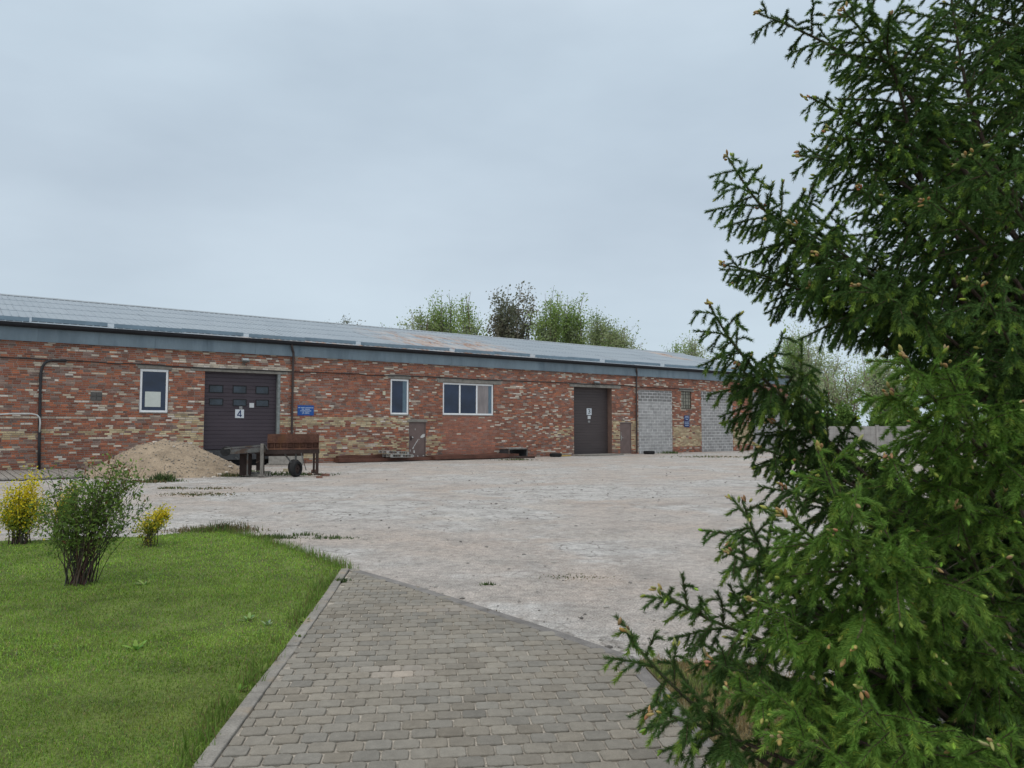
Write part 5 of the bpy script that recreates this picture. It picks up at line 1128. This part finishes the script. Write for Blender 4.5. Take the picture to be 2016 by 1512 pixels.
LB = [  # tip-to-base pixels, depths, kwargs
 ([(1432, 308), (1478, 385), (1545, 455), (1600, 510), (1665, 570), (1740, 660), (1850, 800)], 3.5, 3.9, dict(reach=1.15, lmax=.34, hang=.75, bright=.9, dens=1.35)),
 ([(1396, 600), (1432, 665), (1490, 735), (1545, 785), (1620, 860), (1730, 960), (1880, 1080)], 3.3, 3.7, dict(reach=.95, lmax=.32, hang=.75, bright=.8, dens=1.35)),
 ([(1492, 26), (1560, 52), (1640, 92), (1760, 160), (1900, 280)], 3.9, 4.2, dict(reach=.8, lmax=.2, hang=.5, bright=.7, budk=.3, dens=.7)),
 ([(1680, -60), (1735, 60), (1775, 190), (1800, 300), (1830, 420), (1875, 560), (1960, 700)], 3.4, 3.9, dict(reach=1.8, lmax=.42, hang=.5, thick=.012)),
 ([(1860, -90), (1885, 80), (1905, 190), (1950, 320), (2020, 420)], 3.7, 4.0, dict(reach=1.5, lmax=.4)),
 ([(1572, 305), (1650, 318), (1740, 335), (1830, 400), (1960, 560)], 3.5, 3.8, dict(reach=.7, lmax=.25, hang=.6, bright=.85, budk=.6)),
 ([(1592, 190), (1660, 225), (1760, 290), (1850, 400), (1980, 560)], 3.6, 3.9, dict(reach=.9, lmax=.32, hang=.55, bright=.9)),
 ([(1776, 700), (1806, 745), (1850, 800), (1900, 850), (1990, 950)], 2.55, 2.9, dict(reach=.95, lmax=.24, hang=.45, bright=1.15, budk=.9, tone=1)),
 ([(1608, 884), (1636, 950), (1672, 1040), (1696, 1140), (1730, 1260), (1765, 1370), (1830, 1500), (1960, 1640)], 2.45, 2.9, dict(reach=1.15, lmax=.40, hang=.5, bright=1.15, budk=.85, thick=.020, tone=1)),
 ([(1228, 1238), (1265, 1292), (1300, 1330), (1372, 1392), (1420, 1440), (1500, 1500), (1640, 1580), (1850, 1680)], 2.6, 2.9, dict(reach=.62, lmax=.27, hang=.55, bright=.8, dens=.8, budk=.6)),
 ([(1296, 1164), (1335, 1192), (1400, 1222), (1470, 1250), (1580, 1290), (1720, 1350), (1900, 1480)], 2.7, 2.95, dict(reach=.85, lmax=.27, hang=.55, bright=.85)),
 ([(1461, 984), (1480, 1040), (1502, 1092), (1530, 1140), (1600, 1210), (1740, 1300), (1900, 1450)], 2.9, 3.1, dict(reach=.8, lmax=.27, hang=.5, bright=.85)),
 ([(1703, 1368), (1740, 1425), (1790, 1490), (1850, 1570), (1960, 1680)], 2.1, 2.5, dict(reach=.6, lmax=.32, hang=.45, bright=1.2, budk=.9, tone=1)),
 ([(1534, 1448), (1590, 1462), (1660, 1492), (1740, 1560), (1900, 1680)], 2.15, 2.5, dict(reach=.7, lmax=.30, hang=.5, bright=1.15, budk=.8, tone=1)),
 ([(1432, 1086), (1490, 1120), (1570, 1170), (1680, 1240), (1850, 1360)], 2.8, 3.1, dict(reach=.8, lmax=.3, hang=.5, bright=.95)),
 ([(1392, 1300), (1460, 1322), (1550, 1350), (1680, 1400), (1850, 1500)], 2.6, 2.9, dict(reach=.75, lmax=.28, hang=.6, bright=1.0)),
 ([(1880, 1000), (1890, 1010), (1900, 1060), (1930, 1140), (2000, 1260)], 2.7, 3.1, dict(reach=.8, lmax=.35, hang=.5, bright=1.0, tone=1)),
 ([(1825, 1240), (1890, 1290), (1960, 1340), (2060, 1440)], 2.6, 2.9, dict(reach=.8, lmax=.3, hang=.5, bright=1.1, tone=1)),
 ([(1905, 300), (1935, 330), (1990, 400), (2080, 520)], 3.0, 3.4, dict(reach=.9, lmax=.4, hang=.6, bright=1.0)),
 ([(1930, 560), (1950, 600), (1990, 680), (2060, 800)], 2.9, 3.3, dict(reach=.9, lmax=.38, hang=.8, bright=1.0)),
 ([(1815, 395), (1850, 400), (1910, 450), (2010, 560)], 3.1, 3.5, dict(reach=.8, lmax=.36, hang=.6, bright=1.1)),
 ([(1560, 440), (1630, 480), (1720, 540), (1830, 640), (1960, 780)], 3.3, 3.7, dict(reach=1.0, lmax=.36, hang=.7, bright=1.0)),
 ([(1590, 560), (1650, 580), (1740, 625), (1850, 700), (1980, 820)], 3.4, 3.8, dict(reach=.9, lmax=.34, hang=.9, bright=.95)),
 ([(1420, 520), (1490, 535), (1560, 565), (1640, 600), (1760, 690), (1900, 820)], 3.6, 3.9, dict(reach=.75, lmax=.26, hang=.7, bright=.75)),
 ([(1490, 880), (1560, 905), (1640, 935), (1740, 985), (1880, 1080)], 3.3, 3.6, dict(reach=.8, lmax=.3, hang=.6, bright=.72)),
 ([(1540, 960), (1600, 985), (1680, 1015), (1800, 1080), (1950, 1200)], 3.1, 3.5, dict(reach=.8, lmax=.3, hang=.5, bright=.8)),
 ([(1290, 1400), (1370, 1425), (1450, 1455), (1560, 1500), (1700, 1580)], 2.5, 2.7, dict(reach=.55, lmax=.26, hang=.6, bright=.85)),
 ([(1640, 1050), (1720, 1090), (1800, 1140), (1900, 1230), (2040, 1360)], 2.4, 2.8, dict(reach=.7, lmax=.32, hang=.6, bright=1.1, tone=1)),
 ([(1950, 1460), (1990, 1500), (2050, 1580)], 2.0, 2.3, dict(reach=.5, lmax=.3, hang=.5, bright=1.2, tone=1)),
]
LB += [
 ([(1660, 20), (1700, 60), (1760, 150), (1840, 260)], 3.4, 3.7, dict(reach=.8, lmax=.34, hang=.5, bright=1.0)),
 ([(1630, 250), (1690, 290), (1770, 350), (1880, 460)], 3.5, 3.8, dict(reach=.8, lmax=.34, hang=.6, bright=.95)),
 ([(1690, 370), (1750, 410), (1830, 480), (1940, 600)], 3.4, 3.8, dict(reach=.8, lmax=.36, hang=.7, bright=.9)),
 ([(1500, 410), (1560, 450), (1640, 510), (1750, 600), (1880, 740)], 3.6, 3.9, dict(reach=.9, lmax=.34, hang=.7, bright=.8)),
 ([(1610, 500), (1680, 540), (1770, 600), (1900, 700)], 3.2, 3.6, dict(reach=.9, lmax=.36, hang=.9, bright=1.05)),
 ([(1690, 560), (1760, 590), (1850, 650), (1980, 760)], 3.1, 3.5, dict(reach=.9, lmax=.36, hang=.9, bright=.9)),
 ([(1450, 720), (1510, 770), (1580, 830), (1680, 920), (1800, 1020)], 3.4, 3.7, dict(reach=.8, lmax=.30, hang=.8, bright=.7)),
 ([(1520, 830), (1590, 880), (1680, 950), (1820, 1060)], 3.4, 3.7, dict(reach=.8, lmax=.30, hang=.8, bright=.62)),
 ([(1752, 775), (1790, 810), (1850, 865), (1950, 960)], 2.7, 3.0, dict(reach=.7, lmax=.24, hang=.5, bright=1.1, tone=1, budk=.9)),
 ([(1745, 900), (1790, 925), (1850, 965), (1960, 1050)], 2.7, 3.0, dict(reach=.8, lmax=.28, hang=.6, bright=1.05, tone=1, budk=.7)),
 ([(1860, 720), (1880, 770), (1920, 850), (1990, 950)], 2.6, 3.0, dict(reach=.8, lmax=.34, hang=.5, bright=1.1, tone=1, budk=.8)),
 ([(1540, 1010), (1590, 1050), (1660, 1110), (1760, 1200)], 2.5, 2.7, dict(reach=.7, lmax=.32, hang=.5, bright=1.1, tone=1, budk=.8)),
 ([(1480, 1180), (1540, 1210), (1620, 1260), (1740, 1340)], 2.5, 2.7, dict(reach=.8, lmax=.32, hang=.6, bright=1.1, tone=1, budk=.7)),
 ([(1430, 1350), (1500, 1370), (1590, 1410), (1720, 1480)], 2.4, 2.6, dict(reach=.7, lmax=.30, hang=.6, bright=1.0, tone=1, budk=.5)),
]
for px_, d0, d1, kw in LB: limb(px_, d0, d1, **kw)
# the rest of the crown: limbs behind and to the right, where the photo shows it dense
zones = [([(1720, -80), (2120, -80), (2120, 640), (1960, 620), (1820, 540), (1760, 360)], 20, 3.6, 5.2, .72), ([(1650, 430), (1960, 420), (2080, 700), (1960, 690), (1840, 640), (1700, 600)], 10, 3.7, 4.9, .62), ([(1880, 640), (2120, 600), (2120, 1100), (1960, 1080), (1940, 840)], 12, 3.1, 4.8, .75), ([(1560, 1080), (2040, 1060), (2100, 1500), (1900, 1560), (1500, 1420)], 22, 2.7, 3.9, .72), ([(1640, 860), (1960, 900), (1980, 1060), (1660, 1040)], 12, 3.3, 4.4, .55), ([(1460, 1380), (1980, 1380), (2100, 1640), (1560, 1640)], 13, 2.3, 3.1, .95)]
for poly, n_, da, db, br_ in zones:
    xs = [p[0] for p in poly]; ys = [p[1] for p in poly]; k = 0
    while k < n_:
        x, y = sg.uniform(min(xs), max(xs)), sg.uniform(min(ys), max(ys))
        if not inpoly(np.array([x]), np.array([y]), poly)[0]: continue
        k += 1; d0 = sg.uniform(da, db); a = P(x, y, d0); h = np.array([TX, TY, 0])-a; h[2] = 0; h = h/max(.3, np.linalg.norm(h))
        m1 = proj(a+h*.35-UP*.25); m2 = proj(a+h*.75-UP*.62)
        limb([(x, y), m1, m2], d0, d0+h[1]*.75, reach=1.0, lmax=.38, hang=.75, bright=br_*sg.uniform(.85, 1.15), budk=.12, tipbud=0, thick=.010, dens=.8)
# above and right of the frame: a coarser continuation so the tree stands whole
for i in range(70):
    zt = sg.uniform(.6, 9.3); a_ = sg.uniform(-1.1, 2.6) if zt < 4.6 else sg.uniform(0, 6.28); rr0 = max(.35, 2.3*(1-zt/10.2))*sg.uniform(.8, 1.1)
    tip = np.array([TX+rr0*math.cos(a_), TY+rr0*math.sin(a_)*.9, zt]); c_ = proj(tip)
    if -60 < c_[1] < 1650 and c_[0] < 1990: continue
    base_ = np.array([TX, TY, max(.2, zt-.35*rr0)]); pts = [base_+(tip-base_)*t+UP*(-.12*math.sin(math.pi*t)) for t in (0, .25, .5, .75, 1.)]; BARK.tube(pts, [.028, .02, .015, .009, .004], 5, (.085, .062, .048), cap=False)
    for j in range(int(26*rr0)):
        t = sg.uniform(.25, 1); o = base_+(tip-base_)*t-UP*.12*math.sin(math.pi*t); ax_ = nrm(tip-base_); s_ = nrm(np.cross(ax_, UP))*sg.choice((-1, 1)); l = .12+.4*(1-t)*rr0**.5; pp = curve(o, nrm(ax_*.6+s_*.8), l, .7, .2, 3); shoot(pp, .02, 0, .8)
        for q_ in (1, 2):
            for sgn in (-1, 1): shoot(curve(pp[q_], nrm(nrm(pp[-1]-pp[0])*.6+np.cross(nrm(pp[-1]-pp[0]), UP)*sgn*.7-UP*.3), .1, .5, .1, 2), .02, 0, .8)
# bare inner twigs low in the crown
for i in range(60):
    x, y = sg.uniform(1760, 2016), sg.uniform(1150, 1420); p = P(x, y, sg.uniform(2.9, 3.6)); d = nrm(np.array([sg.gauss(0, .7), sg.gauss(0, .5), sg.gauss(-.1, .6)])); BARK.tube(curve(p, d, sg.uniform(.2, .5), .2, 0, 5), [.0035, .003, .0025, .002, .0015, .001], 4, (.16, .14, .11), cap=False)
TR = MB(); TR.tube([(0, 0, -.05), (.02, 0, 1.2), (.0, .02, 3.5), (0, 0, 6), (0, 0, 8.4), (0, 0, 10.2)], [.15, .125, .10, .07, .035, .008], 12, (.075, .055, .043)); TR.build('trunk', MATS['spruce bark'], spruce, color=True, smooth=True)
BK = BARK.build('limbs', MATS['spruce bark'], spruce, color=True); BK.matrix_parent_inverse = Matrix.Translation((-TX, -TY, 0)); BK['kind'] = 'stuff'
# needles
A0 = np.array([s[0] for s in SEG]); A1 = np.array([s[1] for s in SEG]); NL = np.array([s[2] for s in SEG]); TN = np.array([s[3] for s in SEG]); BRI = np.array([s[4] for s in SEG])
ln = np.linalg.norm(A1-A0, axis=1); dist = np.maximum(1.6, A0[:, 1]); mid = (A0+A1)/2
dens = np.clip(2300*(2.5/dist), 1150, 2700); cnt = np.maximum(3, (ln*dens)).astype(int); tot = cnt.sum(); sid = np.repeat(np.arange(len(SEG)), cnt)
tt = rng.random(tot); p = A0[sid]+(A1-A0)[sid]*tt[:, None]; axv = ((A1-A0)/(ln[:, None]+1e-9))[sid]
e1 = np.cross(axv, np.array([0, 0, 1.])+rng.normal(0, .01, (tot, 3))); e1 /= np.linalg.norm(e1, axis=1)[:, None]+1e-9; e2 = np.cross(e1, axv)
ph = rng.random(tot)*2*np.pi; rad_ = e1*np.cos(ph)[:, None]*1.15+e2*(np.sin(ph)*.85+.12)[:, None]
nd = axv*(.70+.35*rng.random(tot))[:, None]+rad_*.72; nd /= np.linalg.norm(nd, axis=1)[:, None]
L_ = NL[sid]*(.75+.4*rng.random(tot)); wd_ = np.clip(.0026*dist[sid]/2.5, .0023, .0046)
sdv = np.cross(nd, rng.normal(size=(tot, 3))); sdv /= np.linalg.norm(sdv, axis=1)[:, None]+1e-9
tipv = p+nd*L_[:, None]; V = np.stack([p-sdv*wd_[:, None]*.5, p+sdv*wd_[:, None]*.5, tipv], 1).reshape(-1, 3)
F = np.arange(tot*3).reshape(-1, 3)
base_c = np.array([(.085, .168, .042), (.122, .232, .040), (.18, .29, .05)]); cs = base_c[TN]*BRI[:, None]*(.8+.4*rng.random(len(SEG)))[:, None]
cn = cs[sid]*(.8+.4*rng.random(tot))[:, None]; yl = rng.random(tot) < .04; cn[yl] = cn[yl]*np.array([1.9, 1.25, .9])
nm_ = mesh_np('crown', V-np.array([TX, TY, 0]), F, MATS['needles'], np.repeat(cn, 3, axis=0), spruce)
# buds: little pointed cones and fresh lime brushes
bb = MB(); BC = [(.27, .41, .06), (.40, .37, .13), (.42, .27, .12)]
for p_, d_, kd_, s_ in BUD:
    p_ = np.asarray(p_)-np.array([TX, TY, 0]); l = (.020 if kd_ else .024)*s_*sg.uniform(.8, 1.3); r = (.0055 if kd_ else .0065)*s_*sg.uniform(.8, 1.25)
    if kd_ == 0 and sg.random() < .35: kd_ = 1
    c = tuple(x*sg.uniform(.75, 1.25) for x in BC[kd_]); bb.tube([p_-d_*.004, p_+d_*l*.3, p_+d_*l*.7, p_+d_*l], [r*.5, r, r*.8, r*.15], 6, c)
o_ = bb.build('bud', MATS['bud'], spruce, color=True, smooth=True); o_['kind'] = 'stuff'
